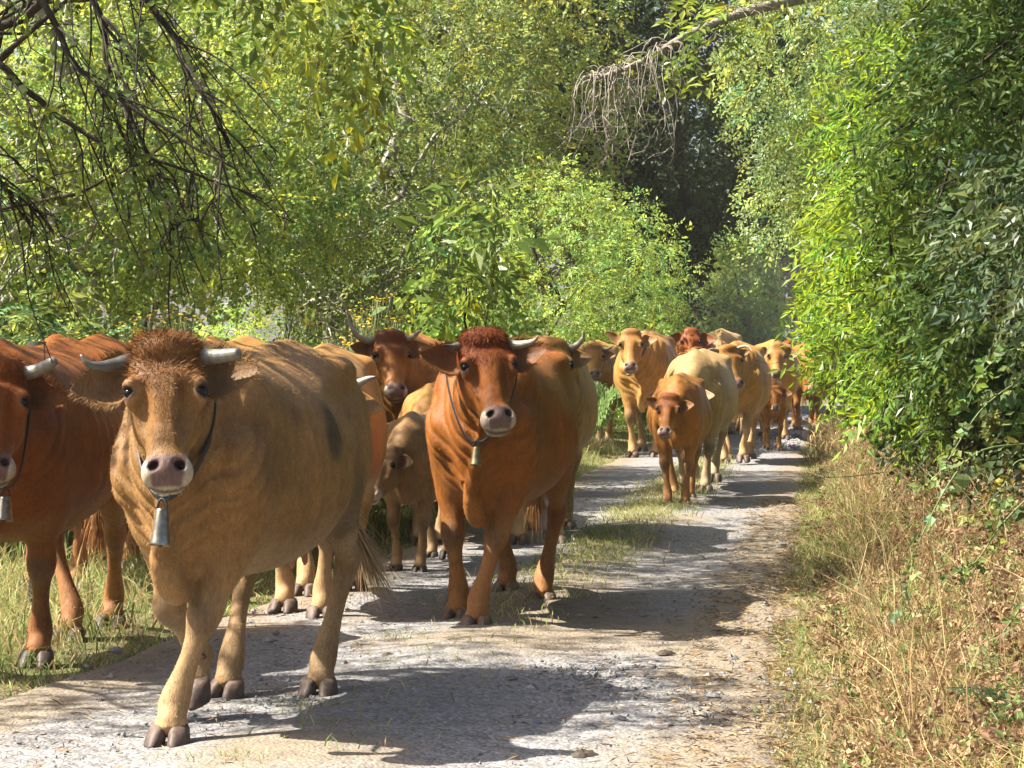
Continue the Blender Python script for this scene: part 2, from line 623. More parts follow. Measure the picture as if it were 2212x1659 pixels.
def crown_points(env, n, rng, shell=0.55, gap=0.15, gs=1.1, seed=0, zmin=0.05):
    """env: list of (centre, radii, weight). Points in the ellipsoids, mostly near the surface, with holes."""
    w = np.array([e[2] if len(e) > 2 else np.prod(e[1]) ** (2 / 3) for e in env], float)
    out, nor = [], []
    got = 0
    while got < n:
        m = int((n - got) * 1.8) + 50
        k = rng.choice(len(env), m, p=w / w.sum())
        c = np.array([e[0] for e in env], float)[k]
        r = np.array([e[1] for e in env], float)[k]
        d = unit(rng.normal(size=(m, 3)))
        rad = 1 - (1 - rng.random(m) ** (1 / 3)) * (1.0 if shell == 0 else 1.0)
        rad = np.where(rng.random(m) < shell, rng.uniform(0.80, 1.02, m), rad)
        lump = 1 + 0.24 * sinnoise(d * 2.0 + c, 1.5, seed + 3)
        P = c + d * r * (rad * lump)[:, None]
        ok = (sinnoise(P, gs * 2.2, seed + 11) > -1 + 2 * gap) & (P[:, 2] > ground_z(P[:, 0], P[:, 1]) + zmin)
        out.append(P[ok])
        nor.append(unit(d / r)[ok])
        got += ok.sum()
    return np.vstack(out)[:n], np.vstack(nor)[:n]


def limb_path(a, b, rng, sag=0.0, wob=0.08, n=7):
    a, b = np.array(a, float), np.array(b, float)
    L = np.linalg.norm(b - a)
    t = np.linspace(0, 1, n)[:, None]
    p = a * (1 - t) + b * t
    p[1:-1] += rng.normal(size=(n - 2, 3)) * wob * L
    p[:, 2] += np.sin(t[:, 0] * PI) * -sag * L
    return catmull(p, int(n * 1.5))


def make_tree(name, label, cat, group, base, top, r0, env, n_spr, K, size, width, step, color, seed, limbs=14, bark=None, leafmat=None, shell=0.55,
              gap=0.15, droop=0.25, var=0.25, yellow=0.15, trunk_wob=0.05, outw=0.7, upn=0.55, limb_r=0.30, gs=1.1, twig=0, spread=0.95, crown='crown',
              zmin=0.05, limbs_to=0.85, jit=0.25):
    rng = np.random.default_rng(seed)
    base = np.array(base, float)
    top = np.array(top, float)
    root = empty(name, tuple(base))
    tag(root, label, cat, group)
    bark = bark or M_BARK_DARK
    tp = limb_path(base + (0, 0, -0.15), top, rng, 0, trunk_wob, 7)
    t = np.linspace(0, 1, len(tp))
    B = Build()
    B.tube(tp - base, r0 * (1 - 0.75 * t) * (1 + 0.35 * np.exp(-t * 14)), 9)
    B.obj('trunk', bark, root)
    P, Nn = crown_points(env, n_spr, rng, shell, gap, gs, seed, zmin)
    if limbs:
        for j in rng.choice(len(P), limbs):
            B = Build()
            f = np.clip(rng.uniform(0.15, 0.95), 0, 1)
            a = tp[int(f * (len(tp) - 1))]
            if a[2] > P[j, 2]:
                f *= 0.5
                a = tp[int(f * (len(tp) - 1))]
            b = a + (P[j] - a) * limbs_to
            pth = limb_path(a, b, rng, -0.06, 0.05, 6)
            rr = r0 * limb_r * (1 - 0.7 * f) * rng.uniform(0.6, 1.2)
            B.tube(pth - base, rr * np.linspace(1, 0.2, len(pth)), 6)
            for _ in range(3):
                q0 = pth[int(rng.uniform(0.35, 0.95) * (len(pth) - 1))]
                q1 = q0 + unit(rng.normal(size=3) + (b - a) / (np.linalg.norm(b - a) + .01)) * rng.uniform(0.4, 1.1)
                sp = limb_path(q0, q1, rng, 0, 0.07, 5)
                B.tube(sp - base, rr * 0.35 * np.linspace(1, 0.25, len(sp)), 5)
            B.obj('limb', bark, root)
    S = len(P)
    D = unit(Nn * outw + rng.normal(size=(S, 3)) * 0.75 + np.array([0, 0, -0.15]))
    U = unit(Nn * (1 - upn) + np.array([0, 0, 1.0]) * upn + rng.normal(size=(S, 3)) * 0.6)
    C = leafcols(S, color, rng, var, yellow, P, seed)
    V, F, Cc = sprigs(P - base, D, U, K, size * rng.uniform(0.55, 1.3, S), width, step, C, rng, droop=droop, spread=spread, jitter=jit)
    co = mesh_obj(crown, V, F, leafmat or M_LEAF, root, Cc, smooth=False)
    if twig:
        tb = Build()
        for j in rng.choice(S, min(twig, S), replace=False):
            a = P[j] - base
            d = D[j]
            L = step * (K / 2 + 1) * 1.2
            pts = np.array([a - d * L * 0.8 + rng.normal(size=3) * L * 0.1, a - d * L * 0.3, a + d * L * 0.3, a + d * L + (0, 0, -droop * L * 0.5)])
            tb.tube(pts, np.linspace(0.008, 0.002, 4) * (0.6 + size * 8), 4)
        tb.obj('twig', bark, root)['kind'] = 'stuff'
    return root


# ------------------------------------------------------------------ trees and shrubs
WOOD = 'trees of the wood beyond the left verge'
make_tree('alder_tree', 'leafy tree with leaning pale trunk at the far left edge', 'tree', WOOD, (-4.05, 17.0, 0), (-3.6, 17.6, 5.6), 0.13,
          [((-4.0, 17.4, 3.2), (1.8, 1.1, 1.75)), ((-3.6, 17.2, 2.5), (1.3, 1.1, 0.8))], 3900, 8, 0.050, 0.32, 0.042, (0.200, 0.294, 0.062), 101,
          limbs=22, limb_r=0.5, bark=M_BARK_PALE, gap=0.44, droop=0.3, twig=250)
make_tree('alder_tree', 'spreading tree with dark straight trunk above the yellow ragwort', 'tree', WOOD, (-3.62, 20.2, 0), (-3.2, 20.4, 6.0), 0.12,
          [((-3.0, 20.3, 3.6), (2.0, 1.1, 1.75)), ((-2.8, 20.1, 2.6), (1.7, 1.1, 0.8))], 4100, 8, 0.050, 0.32, 0.042, (0.209, 0.301, 0.062), 102,
          limbs=24, limb_r=0.5, bark=M_BARK_PALE, gap=0.44, twig=250)
make_tree('hazel_tree', 'shadowy tree with pale grey limbs left of the bright bush', 'tree', WOOD, (-1.75, 24.0, 0), (-1.2, 24.2, 6.4), 0.12,
          [((-1.5, 24.2, 3.8), (1.8, 1.2, 2.0)), ((-1.5, 24.0, 2.3), (1.3, 1.3, 1.0))], 4100, 8, 0.050, 0.34, 0.042, (0.129, 0.187, 0.049), 103,
          limbs=22, limb_r=0.5, bark=M_BARK_PALE, gap=0.28, twig=200)
make_tree('hazel_tree', 'bright leafy tree seen between the leaning trunk and dark trunk', 'tree', WOOD, (-5.0, 25.0, 0), (-4.6, 25, 8), 0.15,
          [((-4.6, 25.5, 4.0), (2.4, 1.2, 2.1))], 3600, 8, 0.058, 0.34, 0.046, (0.247, 0.340, 0.070), 104, limbs=14, bark=M_BARK_PALE, gap=0.22)
make_tree('hazel_tree', 'tall tree at the back of the left wood', 'tree', WOOD, (-2.6, 30.0, 0), (-2.4, 30, 9), 0.16,
          [((-2.4, 30.5, 4.7), (2.7, 1.3, 2.6))], 3800, 8, 0.065, 0.34, 0.052, (0.200, 0.278, 0.062), 105, limbs=14, bark=M_BARK_DARK, gap=0.22)
make_tree('oak_tree', 'yellowish tree with arching grey limbs above the bright bush', 'tree', 'trees behind the bright bush', (-0.6, 40.0, 0), (0.0, 40, 10.0), 0.2,
          [((-1.4, 40, 6.2), (2.2, 1.8, 3.2)), ((0.5, 40.4, 6.8), (1.7, 1.6, 3.0)), ((-0.4, 40, 3.6), (2.2, 1.6, 2.0))], 5600, 8, 0.080, 0.36, 0.056, (0.200, 0.270, 0.060), 106,
          limbs=26, bark=M_BARK_PALE, gap=0.24, yellow=0.16)
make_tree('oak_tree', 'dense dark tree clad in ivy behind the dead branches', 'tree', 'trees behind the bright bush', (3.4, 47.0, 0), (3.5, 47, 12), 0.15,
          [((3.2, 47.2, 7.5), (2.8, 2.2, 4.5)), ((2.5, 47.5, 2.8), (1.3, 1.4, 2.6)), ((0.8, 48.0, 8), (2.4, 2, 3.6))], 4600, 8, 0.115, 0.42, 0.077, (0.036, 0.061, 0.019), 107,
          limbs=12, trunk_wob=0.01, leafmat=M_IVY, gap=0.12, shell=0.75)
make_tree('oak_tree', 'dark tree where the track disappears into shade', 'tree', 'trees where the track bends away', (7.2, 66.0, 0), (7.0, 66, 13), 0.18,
          [((6.6, 66, 7.2), (3.2, 2.4, 5.0)), ((7.0, 65, 2.4), (2.6, 1.8, 2.4)), ((11.0, 67, 6.0), (3.6, 2.4, 5.5))], 4000, 8, 0.155, 0.42, 0.100, (0.032, 0.050, 0.020), 108,  # leaf colour lowered so the shade at the bend is in it
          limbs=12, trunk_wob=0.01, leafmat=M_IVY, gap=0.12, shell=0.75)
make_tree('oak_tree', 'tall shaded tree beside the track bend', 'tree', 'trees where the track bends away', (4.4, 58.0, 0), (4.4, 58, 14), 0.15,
          [((4.4, 58, 8.0), (2.8, 2.2, 5.2)), ((4.2, 58.6, 3.0), (2.2, 1.8, 3.0))], 4400, 8, 0.125, 0.42, 0.08, (0.030, 0.050, 0.019), 109,  # shade put into the leaf colour here too
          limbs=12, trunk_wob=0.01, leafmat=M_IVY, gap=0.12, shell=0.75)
make_tree('oak_tree', 'broad tree closing the far left background', 'tree', 'trees in the far background', (-7.5, 44.0, 0), (-7.5, 44, 12), 0.35,
          [((-7.2, 44, 6.4), (4.0, 2.0, 5.6)), ((-2.6, 46, 7.0), (3.4, 2.0, 5.6))], 3600, 8, 0.155, 0.42, 0.100, (0.182, 0.240, 0.058), 110, limbs=12, gap=0.16)
make_tree('oak_tree', 'broad tree rising behind the yellowish tree', 'tree', 'trees in the far background', (0.5, 62.0, 0), (0.5, 62, 15), 0.4,
          [((-1.0, 62, 8.5), (4.2, 2.0, 7.0)), ((4.5, 64, 9.0), (4.4, 2.0, 7.0))], 3400, 8, 0.185, 0.42, 0.115, (0.132, 0.180, 0.054), 111, limbs=10, gap=0.14)
make_tree('elder_bush', 'big rounded bright green bush left of the track', 'bush', None, (0.45, 35.0, 0), (0.4, 35, 3.4), 0.10,
          [((0.45, 35.0, 2.3), (2.15, 1.7, 2.0)), ((-1.1, 34.6, 1.7), (1.4, 1.2, 1.65)), ((1.75, 36.6, 1.6), (1.05, 1.0, 1.5)), ((0.2, 34.2, 1.0), (2.0, 1.0, 1.0)), ((-1.9, 32.5, 1.2), (1.3, 1.0, 1.05)), ((-3.2, 30.5, 1.1), (1.2, 0.9, 0.95))],
          11500, 9, 0.062, 0.20, 0.036, (0.238, 0.373, 0.086), 112, limbs=10, gap=0.10, shell=0.8, droop=0.45, upn=0.6)
make_tree('elder_bush', 'hazy pale green bush at the bend of the track', 'bush', None, (4.95, 50.5, 0), (4.95, 50.5, 3.0), 0.08,
          [((5.0, 50.5, 2.1), (0.95, 1.0, 1.75)), ((4.4, 50.0, 1.3), (0.8, 0.9, 1.2)), ((5.4, 51, 1.4), (0.6, 0.8, 1.3))], 3200, 9, 0.10, 0.30, 0.05, (0.273, 0.400, 0.128), 113, limbs=6, gap=0.12, shell=0.8)
make_tree('walnut_sapling', 'slender sapling with big drooping leaves and yellow tip', 'sapling', None, (-0.53, 22.0, 0), (-0.22, 22.0, 3.15), 0.022,
          [((-0.36, 22, 2.5), (0.42, 0.42, 0.55)), ((-0.45, 22, 1.7), (0.62, 0.5, 0.5)), ((-0.40, 22, 1.1), (0.65, 0.5, 0.42))], 190, 9, 0.14, 0.24, 0.085,
          (0.148, 0.243, 0.047), 114, limbs=14, bark=M_BARK_DARK, shell=0.2, gap=0.0, droop=0.55, limb_r=0.4)
# tree leaning in from the right with the dead limb
kt = make_tree('ash_tree', 'sunlit ash tree leaning over the track from the right', 'tree', 'trees over the right bank', (6.3, 28.0, 0.9), (5.6, 28.0, 7.6), 0.2,
               [((3.7, 28, 5.0), (1.15, 1.5, 1.35)), ((4.6, 28.4, 3.9), (1.3, 1.5, 1.3)), ((5.6, 28.0, 5.4), (1.7, 1.7, 1.8)), ((3.9, 29, 3.4), (0.9, 1, 0.9))],
               6200, 9, 0.066, 0.26, 0.044, (0.186, 0.269, 0.083), 115, jit=0.14, limbs=16, bark=M_BARK_PALE, gap=0.18, shell=0.6, droop=0.4)
rk = np.random.default_rng(5)
Bd = Build()
lp = catmull([(6.1, 27.6, 4.6), (5.0, 26.0, 5.6), (2.95, 24.6, 5.12), (2.0, 24.2, 4.78), (1.35, 24.0, 4.40), (0.75, 24.0, 4.18)], 30)
o6 = np.array([6.3, 28.0, 0.9])
Bd.tube(lp - o6, np.linspace(0.085, 0.018, 30), 7)
Bd.obj('limb', M_DEAD, kt)
for i in range(72):
    Bd = Build()
    s0 = lp[int(rk.uniform(20, 29))] if i < 50 else lp[int(rk.uniform(6, 18))]
    a = rk.uniform(0, 6.28)
    L = rk.uniform(0.4, 1.35) if i < 50 else rk.uniform(0.25, 0.6)
    side = np.array([math.cos(a) * 0.55 - (0.18 if i < 50 else 0.2), math.sin(a) * 0.7, 0.10])
    p1 = s0 + side * 0.28 * L
    p2 = p1 + np.array([side[0] * 0.25, side[1] * 0.2, -0.45]) * L
    p3 = p2 + np.array([rk.normal() * 0.16 - 0.06, rk.normal() * 0.15, -0.42]) * L
    p4 = p3 + np.array([rk.normal() * 0.22 - 0.1, rk.normal() * 0.15, -0.12]) * L
    if i >= 50:
        p2 = p1 + rk.normal(size=3) * 0.3 * L
        p3 = p2 + rk.normal(size=3) * 0.25 * L
        p4 = p3 + rk.normal(size=3) * 0.2 * L
    pth = catmull([s0, p1, p2, p3, p4], 14)
    pth[2:] += np.cumsum(rk.normal(size=(12, 3)) * 0.016, 0)
    Bd.tube(pth - o6, np.linspace(0.009, 0.003, 14), 4)
    for _ in range(2):
        b0 = pth[int(rk.uniform(3, 12))]
        b1 = b0 + np.array([rk.normal() * 0.14, rk.normal() * 0.14, rk.uniform(-0.25, 0.06)])
        Bd.tube(np.array([b0, (b0 + b1) / 2 + rk.normal(size=3) * 0.025, b1]) - o6, [0.005, 0.004, 0.002], 3)
    Bd.obj('dead_twig', M_DEAD, kt)
# green spray on the limb
spr = 150
ii = rk.integers(3, 26, spr)
Pp_ = lp[ii] + rk.normal(size=(spr, 3)) * np.array([0.28, 0.3, 0.22]) + np.array([-0.1, 0, 0.05])
sel = (Pp_[:, 0] > 1.6)
Pp_ = Pp_[sel]
V_, F_, C_ = sprigs(Pp_ - o6, rk.normal(size=(len(Pp_), 3)) + (-0.5, 0, -0.2), np.tile([0.2, -0.4, 1.0], (len(Pp_), 1)), 9, 0.12, 0.22, 0.075,
                    leafcols(len(Pp_), (0.15, 0.22, 0.03), rk), rk, droop=0.4)
mesh_obj('leaf_spray', V_, F_, M_LEAF, kt, C_, smooth=False)['kind'] = 'stuff'

make_tree('ash_tree', 'tree high on the right bank behind the bright saplings', 'tree', 'trees over the right bank', (6.6, 21.0, 1.0), (6.0, 21.0, 7.2), 0.16,
          [((4.9, 21.5, 4.3), (1.5, 1.5, 1.6)), ((5.6, 20.5, 3.0), (1.5, 1.4, 1.5))], 3600, 9, 0.070, 0.28, 0.048, (0.077, 0.125, 0.037), 116, jit=0.14, limbs=12, gap=0.16)
SAP = 'ash saplings crowding the right bank'
make_tree('ash_sapling', 'bright ash sapling reaching furthest over the track', 'sapling', SAP, (3.35, 18.6, 0.35), (2.9, 18.6, 3.6), 0.03,
          [((3.02, 18.6, 2.25), (0.60, 0.9, 1.15)), ((2.88, 18.4, 1.70), (0.50, 0.7, 0.45)), ((3.6, 18.8, 2.4), (0.7, 0.9, 1.4))], 1900, 9, 0.080, 0.17, 0.050, (0.164, 0.281, 0.030), 120, jit=0.14, limbs=16, gap=0.27, droop=0.35, shell=0.5, limb_r=0.45, twig=120)
make_tree('ash_sapling', 'bright ash sapling behind the bare dark stem', 'sapling', SAP, (3.25, 16.0, 0.35), (2.85, 15.9, 3.6), 0.03,
          [((2.85, 15.9, 2.35), (0.62, 0.8, 1.3)), ((2.85, 15.8, 1.40), (0.45, 0.7, 0.5))], 1700, 9, 0.078, 0.17, 0.050, (0.146, 0.258, 0.027), 121, jit=0.14,
          limbs=16, gap=0.27, droop=0.35, shell=0.5, limb_r=0.45, twig=120)
make_tree('ash_sapling', 'shade darkened ash sapling in the middle of the right bank', 'sapling', SAP, (2.95, 13.4, 0.35), (2.8, 13.3, 3.6), 0.03,
          [((2.72, 13.3, 2.3), (0.62, 0.8, 1.25)), ((2.65, 13.2, 1.55), (0.45, 0.6, 0.4))], 2000, 9, 0.068, 0.18, 0.044, (0.084, 0.152, 0.022), 122, jit=0.14,  # darker leaf colour than its neighbours stands for shade on the bank
          limbs=16, gap=0.27, droop=0.35, shell=0.45, limb_r=0.45, twig=120)
make_tree('ash_sapling', 'dark leafy sapling near the right edge of the picture', 'sapling', SAP, (2.9, 11.4, 0.45), (2.75, 11.3, 3.4), 0.03,
          [((2.62, 11.4, 2.25), (0.58, 0.8, 1.15)), ((2.6, 11.2, 1.6), (0.40, 0.6, 0.4))], 2100, 9, 0.062, 0.20, 0.040, (0.067, 0.118, 0.022), 123, jit=0.14, leafmat=M_IVY,  # shade painted into the leaf colour, less translucent for darker gaps
          limbs=16, gap=0.27, droop=0.35, shell=0.4, limb_r=0.45, twig=120)
make_tree('elder_sapling', 'sapling with large grey green leaves at the right picture edge', 'sapling', None, (2.75, 9.7, 0.6), (2.45, 9.6, 2.6), 0.022,
          [((2.25, 9.6, 1.85), (0.34, 0.5, 0.45))], 330, 9, 0.050, 0.24, 0.034, (0.070, 0.110, 0.045), 124, limbs=8, gap=0.0, droop=0.5, shell=0.3, limb_r=0.5)
make_tree('ivy_thicket', 'dark ivy thicket under the saplings on the right bank', 'shrub', None, (3.6, 13.5, 0.7), (3.5, 13.5, 2.6), 0.05,
          [((3.45, 13.5, 1.7), (0.7, 3.6, 1.5)), ((3.1, 12.0, 1.2), (0.5, 1.9, 0.75)), ((3.4, 16.0, 1.2), (0.6, 2.2, 0.9))], 4200, 7, 0.062, 0.42, 0.05, (0.030, 0.055, 0.016), 125,
          limbs=10, leafmat=M_IVY, gap=0.1, shell=0.6)

# overhanging tree at the near left: trunk out of the picture, limb and hanging twigs in it
rk = np.random.default_rng(9)
ob = np.array([-4.6, 9.8, 0.0])
ot = make_tree('apple_tree', 'old tree whose dark bare twigs hang into the upper left corner', 'tree', None, ob, (-4.0, 9.6, 5.0), 0.17,
               [((-4.3, 8.9, 4.4), (1.5, 0.9, 1.0)), ((-3.3, 8.6, 3.9), (0.9, 0.5, 0.6)), ((-4.6, 10.4, 4.9), (1.3, 1.2, 0.8))], 1000, 8, 0.05, 0.40, 0.04,
               (0.050, 0.085, 0.022), 130, limbs=10, gap=0.3)
Bd = Build()
lim = []
for pts in ([(-4.05, 9.6, 4.2), (-2.9, 9.2, 3.65), (-1.93, 9.0, 2.85), (-1.70, 9.0, 2.52), (-1.42, 9.0, 2.32), (-1.05, 8.95, 2.12)],
            [(-4.05, 9.6, 3.9), (-2.9, 9.3, 3.2), (-2.1, 9.1, 2.62), (-1.78, 9.1, 2.34), (-1.45, 9.1, 2.18), (-1.0, 9.1, 2.0)],
            [(-4.05, 9.6, 4.3), (-2.6, 9.6, 3.7), (-1.75, 9.5, 3.1), (-1.45, 9.5, 2.78), (-1.28, 9.4, 2.5), (-1.15, 9.4, 2.25)],
            [(-4.05, 9.6, 3.6), (-3.0, 9.3, 2.9), (-2.2, 9.1, 2.35), (-2.0, 9.1, 2.1), (-1.8, 9.1, 1.85)],
            [(-4.05, 9.6, 4.4), (-2.6, 9.9, 3.9), (-1.9, 9.9, 3.05), (-1.75, 9.9, 2.7), (-1.6, 9.9, 2.2), (-1.52, 9.9, 1.95)]):
    c = catmull(pts, 26)
    c[3:] += np.cumsum(rk.normal(size=(23, 3)) * 0.008, 0)
    lim.append(c)
    Bd = Build()
    Bd.tube(c - ob, np.linspace(0.024, 0.004, 26), 6)
    Bd.obj('limb', M_BARK_DARK, ot)
lp_, ld_ = [], []
for i in range(120):
    Bd = Build()
    c = lim[rk.integers(0, 5)]
    k = int(rk.uniform(9, 25))
    a = c[k]
    L = rk.uniform(0.18, 0.75) * (1.2 if k < 18 else 0.8)
    out = np.array([rk.uniform(-0.15, 0.75), rk.normal() * 0.35, rk.uniform(-1.0, -0.25)])
    p = np.array([a, a + out * L * 0.35, a + out * L * 0.7 + (0, 0, -0.07 * L), a + out * L + (0.03, 0, -0.22 * L)])
    p = catmull(p + rk.normal(size=p.shape) * 0.012 * (np.arange(4)[:, None] > 0), 10)
    Bd.tube(p - ob, np.linspace(0.0050, 0.0020, 10), 4)
    for j in (3, 4, 6, 7, 8):                     # spurs
        d = unit(rk.normal(size=3) + out)
        Bd.tube(np.array([p[j], p[j] + d * rk.uniform(0.03, 0.10)]) - ob, [0.0035, 0.002], 3)
    for j in range(rk.integers(1, 4)):
        lp_.append(p[rk.integers(3, 10)])
        ld_.append(out + rk.normal(size=3) * 0.5)
    Bd.obj('twig', M_BARK_DARK, ot)
lp_, ld_ = np.array(lp_), np.array(ld_)
V_, F_, C_ = sprigs(lp_ - ob, ld_, rk.normal(size=lp_.shape) + (0, -0.3, 0.5), 5, 0.036, 0.40, 0.028, leafcols(len(lp_), (0.085, 0.140, 0.026), rk), rk)
mesh_obj('leaf_spray', V_, F_, M_LEAF, ot, C_, smooth=False)['kind'] = 'stuff'

at_ = make_tree('ash_tree', 'ash whose yellow green sprays hang from the top of the picture', 'tree', None, (-5.2, 14.2, 0), (-4.4, 14.0, 6.4), 0.16,
                [((-3.6, 14.0, 5.2), (1.7, 1.5, 0.8)), ((-1.15, 13.6, 3.42), (0.52, 0.5, 0.48)), ((-1.9, 13.8, 4.3), (1.0, 0.9, 0.6)), ((-0.82, 13.4, 3.15), (0.22, 0.3, 0.30)), ((0.3, 11.4, 5.3), (1.2, 2.0, 0.6), 2.0), ((-3.0, 16.0, 5.7), (1.5, 2.4, 0.5), 1.8)],  # last two crown lobes are unseen, added to shade the hedge and track
                1900, 11, 0.085, 0.22, 0.045, (0.165, 0.245, 0.035), 131, limbs=14, bark=M_BARK_DARK, gap=0.2, droop=0.75, shell=0.3)


# ------------------------------------------------------------------ grass, ferns, flowers
def blades(name, x, y, h, w, cols, lean, label, mat, rng, kind='stuff', cat='grass', z=None, bend=0.5):
    n = len(x)
    z = ground_z(x, y) if z is None else z
    a = rng.uniform(0, 2 * PI, n)
    dirv = np.stack([np.cos(a), np.sin(a), np.zeros(n)], 1)
    sd = np.stack([-np.sin(a), np.cos(a), np.zeros(n)], 1)
    fa = rng.uniform(0, PI, n)
    sd = np.stack([np.cos(fa), np.sin(fa) * 0.5, np.zeros(n)], 1)
    P = np.stack([x, y, z - 0.01], 1)
    h, w, lean = h[:, None], w[:, None], lean[:, None]
    up = np.array([0, 0, 1.0])
    p1 = P + up * h * 0.5 + dirv * lean * h * 0.28
    p2 = P + up * h * (1 - 0.35 * np.clip(lean, 0, 2)) + dirv * lean * h * 0.95
    V = np.stack([P - sd * w, P + sd * w, p1 - sd * w * 0.8, p1 + sd * w * 0.8, p2], 1).reshape(-1, 3)
    i = (np.arange(n) * 5)[:, None]
    F = np.concatenate([i + [0, 1, 3], i + [0, 3, 2], i + [2, 3, 4]], 0)
    C = np.repeat(cols[:, None, :], 5, 1) * np.array([0.85, 0.85, 1.0, 1.0, 1.1])[None, :, None]
    return tag(mesh_obj(name, V, F, mat, None, np.clip(C.reshape(-1, 3), 0.004, 0.9), smooth=False), label, cat, kind=kind)


rg = np.random.default_rng(21)


def palette(n, rng, cols, wts, var=0.22):
    k = rng.choice(len(cols), n, p=np.array(wts) / sum(wts))
    return np.array(cols)[k] * (1 + var * rng.normal(size=(n, 1))).clip(0.4, 1.8)


STRAW = [(0.41, 0.30, 0.135), (0.30, 0.20, 0.085), (0.19, 0.115, 0.055), (0.13, 0.17, 0.05), (0.48, 0.38, 0.20)]
# right verge, dry
n = 66000
y = 6.6 + 22 * rg.random(n) ** 1.9
d = -0.06 + 2.5 * rg.random(n) ** 1.25
x = xr(y) + d + 0.12 * sinnoise(np.stack([y, y * 0, y * 0], 1), 2.6, 22)
g = sstep(-0.2, 0.6, sinnoise(np.stack([x, y, 0 * x], 1), 1.7, 41) - 0.15 * (d > 1.2))
cols = palette(n, rg, STRAW, (4, 3, 2, 1.2, 2))
gcol = palette(n, rg, [(0.14, 0.21, 0.05), (0.22, 0.28, 0.08), (0.30, 0.27, 0.10)], (3, 2, 2))
pick = (rg.random(n) < 0.05 + 0.5 * g)[:, None]
cols = np.where(pick, gcol, cols)
h = (0.04 + 0.17 * rg.random(n) ** 1.6) * (0.35 + 0.65 * sstep(0.0, 0.5, d)) * (1 + 0.5 * g)
blades('dry_grass', x, y, h, 0.0022 + 0.002 * rg.random(n), cols, 0.4 + 1.1 * rg.random(n), 'sun dried straw coloured grass on the right bank', M_STRAW, rg)
# the same grass farther along the bank, in coarser blades
n = 9000
y = 27 + 24 * rg.random(n)
d = 0.0 + 2.4 * rg.random(n)
x = xr(y) + d
blades('dry_grass', x, y, 0.10 + 0.28 * rg.random(n), 0.006 + 0.004 * rg.random(n), palette(n, rg, STRAW, (4, 3, 2, 2.5, 2)), 0.4 + 0.9 * rg.random(n),
       'dry grass on the far stretch of the right bank', M_STRAW, rg)
# tall dry stalks on the right bank
n = 2600
y = 7.5 + 22 * rg.random(n) ** 1.5
d = 0.35 + 1.9 * rg.random(n)
x = xr(y) + d
blades('dry_stalk', x, y, 0.35 + 0.45 * rg.random(n), np.full(n, 0.0022), palette(n, rg, STRAW, (3, 3, 3, 1, 2)), 0.3 + 0.8 * rg.random(n),
       'tall dry stalks standing on the right bank', M_STRAW, rg)
# low dead bracken and bramble litter: small brown leaves
n = 14000
y = 7.0 + 20 * rg.random(n) ** 1.5
d = 0.12 + 2.1 * rg.random(n) ** 0.9
x = xr(y) + d
P = np.stack([x, y, ground_z(x, y) + 0.03 + 0.42 * rg.random(n) * sstep(0.3, 1.2, d)], 1)
V_, F_, C_ = sprigs(P, rg.normal(size=(n, 3)), rg.normal(size=(n, 3)) + (0, 0, 0.8), 5, 0.030, 0.26, 0.020,
                    palette(n, rg, [(0.23, 0.14, 0.08), (0.16, 0.095, 0.052), (0.32, 0.23, 0.12), (0.11, 0.15, 0.045)], (3, 3, 2, 2.5)), rg)
tag(mesh_obj('dead_bracken', V_, F_, M_STRAW, None, C_, smooth=False), 'brown withered bracken litter covering the right bank', 'undergrowth', kind='stuff')
# left verge
n = 36000
y = 8.0 + 24 * rg.random(n) ** 1.7
d = -0.12 + 2.6 * rg.random(n) ** 1.4
x = xl(y) - d
cols = palette(n, rg, [(0.17, 0.23, 0.07), (0.26, 0.30, 0.10), (0.46, 0.36, 0.17), (0.34, 0.24, 0.10)], (4, 3, 2.4, 1.2))
h = (0.06 + 0.26 * rg.random(n) ** 1.3) * (0.25 + 0.75 * sstep(0.0, 0.45, d))
blades('verge_grass', x, y, h, 0.0028 + 0.002 * rg.random(n), cols, 0.3 + 0.9 * rg.random(n), 'long pale green grass on the left verge', M_GRASS, rg)
# strip of grass down the middle of the track
n = 25000
y = 7.0 + 21 * rg.random(n) ** 1.15
c = xl(y) + (xr(y) - xl(y)) * 0.515
dens = np.interp(y, [7, 9, 10.5, 12.2, 13.5, 15, 26, 29], [0.02, 0.05, 0.06, 0.35, 0.5, 1.0, 1.0, 0.3])
x = c + 0.16 * rg.normal(size=n)
pn = sinnoise(np.stack([x, y, 0 * x], 1), 3.0, 51)
k = rg.random(n) < dens * sstep(-0.5, 0.3, pn + 0.4 * (y > 14))
x, y = x[k], y[k]
n = len(x)
cols = palette(n, rg, [(0.19, 0.25, 0.07), (0.30, 0.32, 0.10), (0.48, 0.40, 0.19)], (3, 3, 2))
blades('centre_grass', x, y, 0.025 + 0.085 * rg.random(n) ** 1.5, 0.0022 + 0.0018 * rg.random(n), cols, 0.4 + 0.9 * rg.random(n),
       'strip of short grass growing along the middle of the track', M_GRASS, rg, z=np.full(n, 0.02))
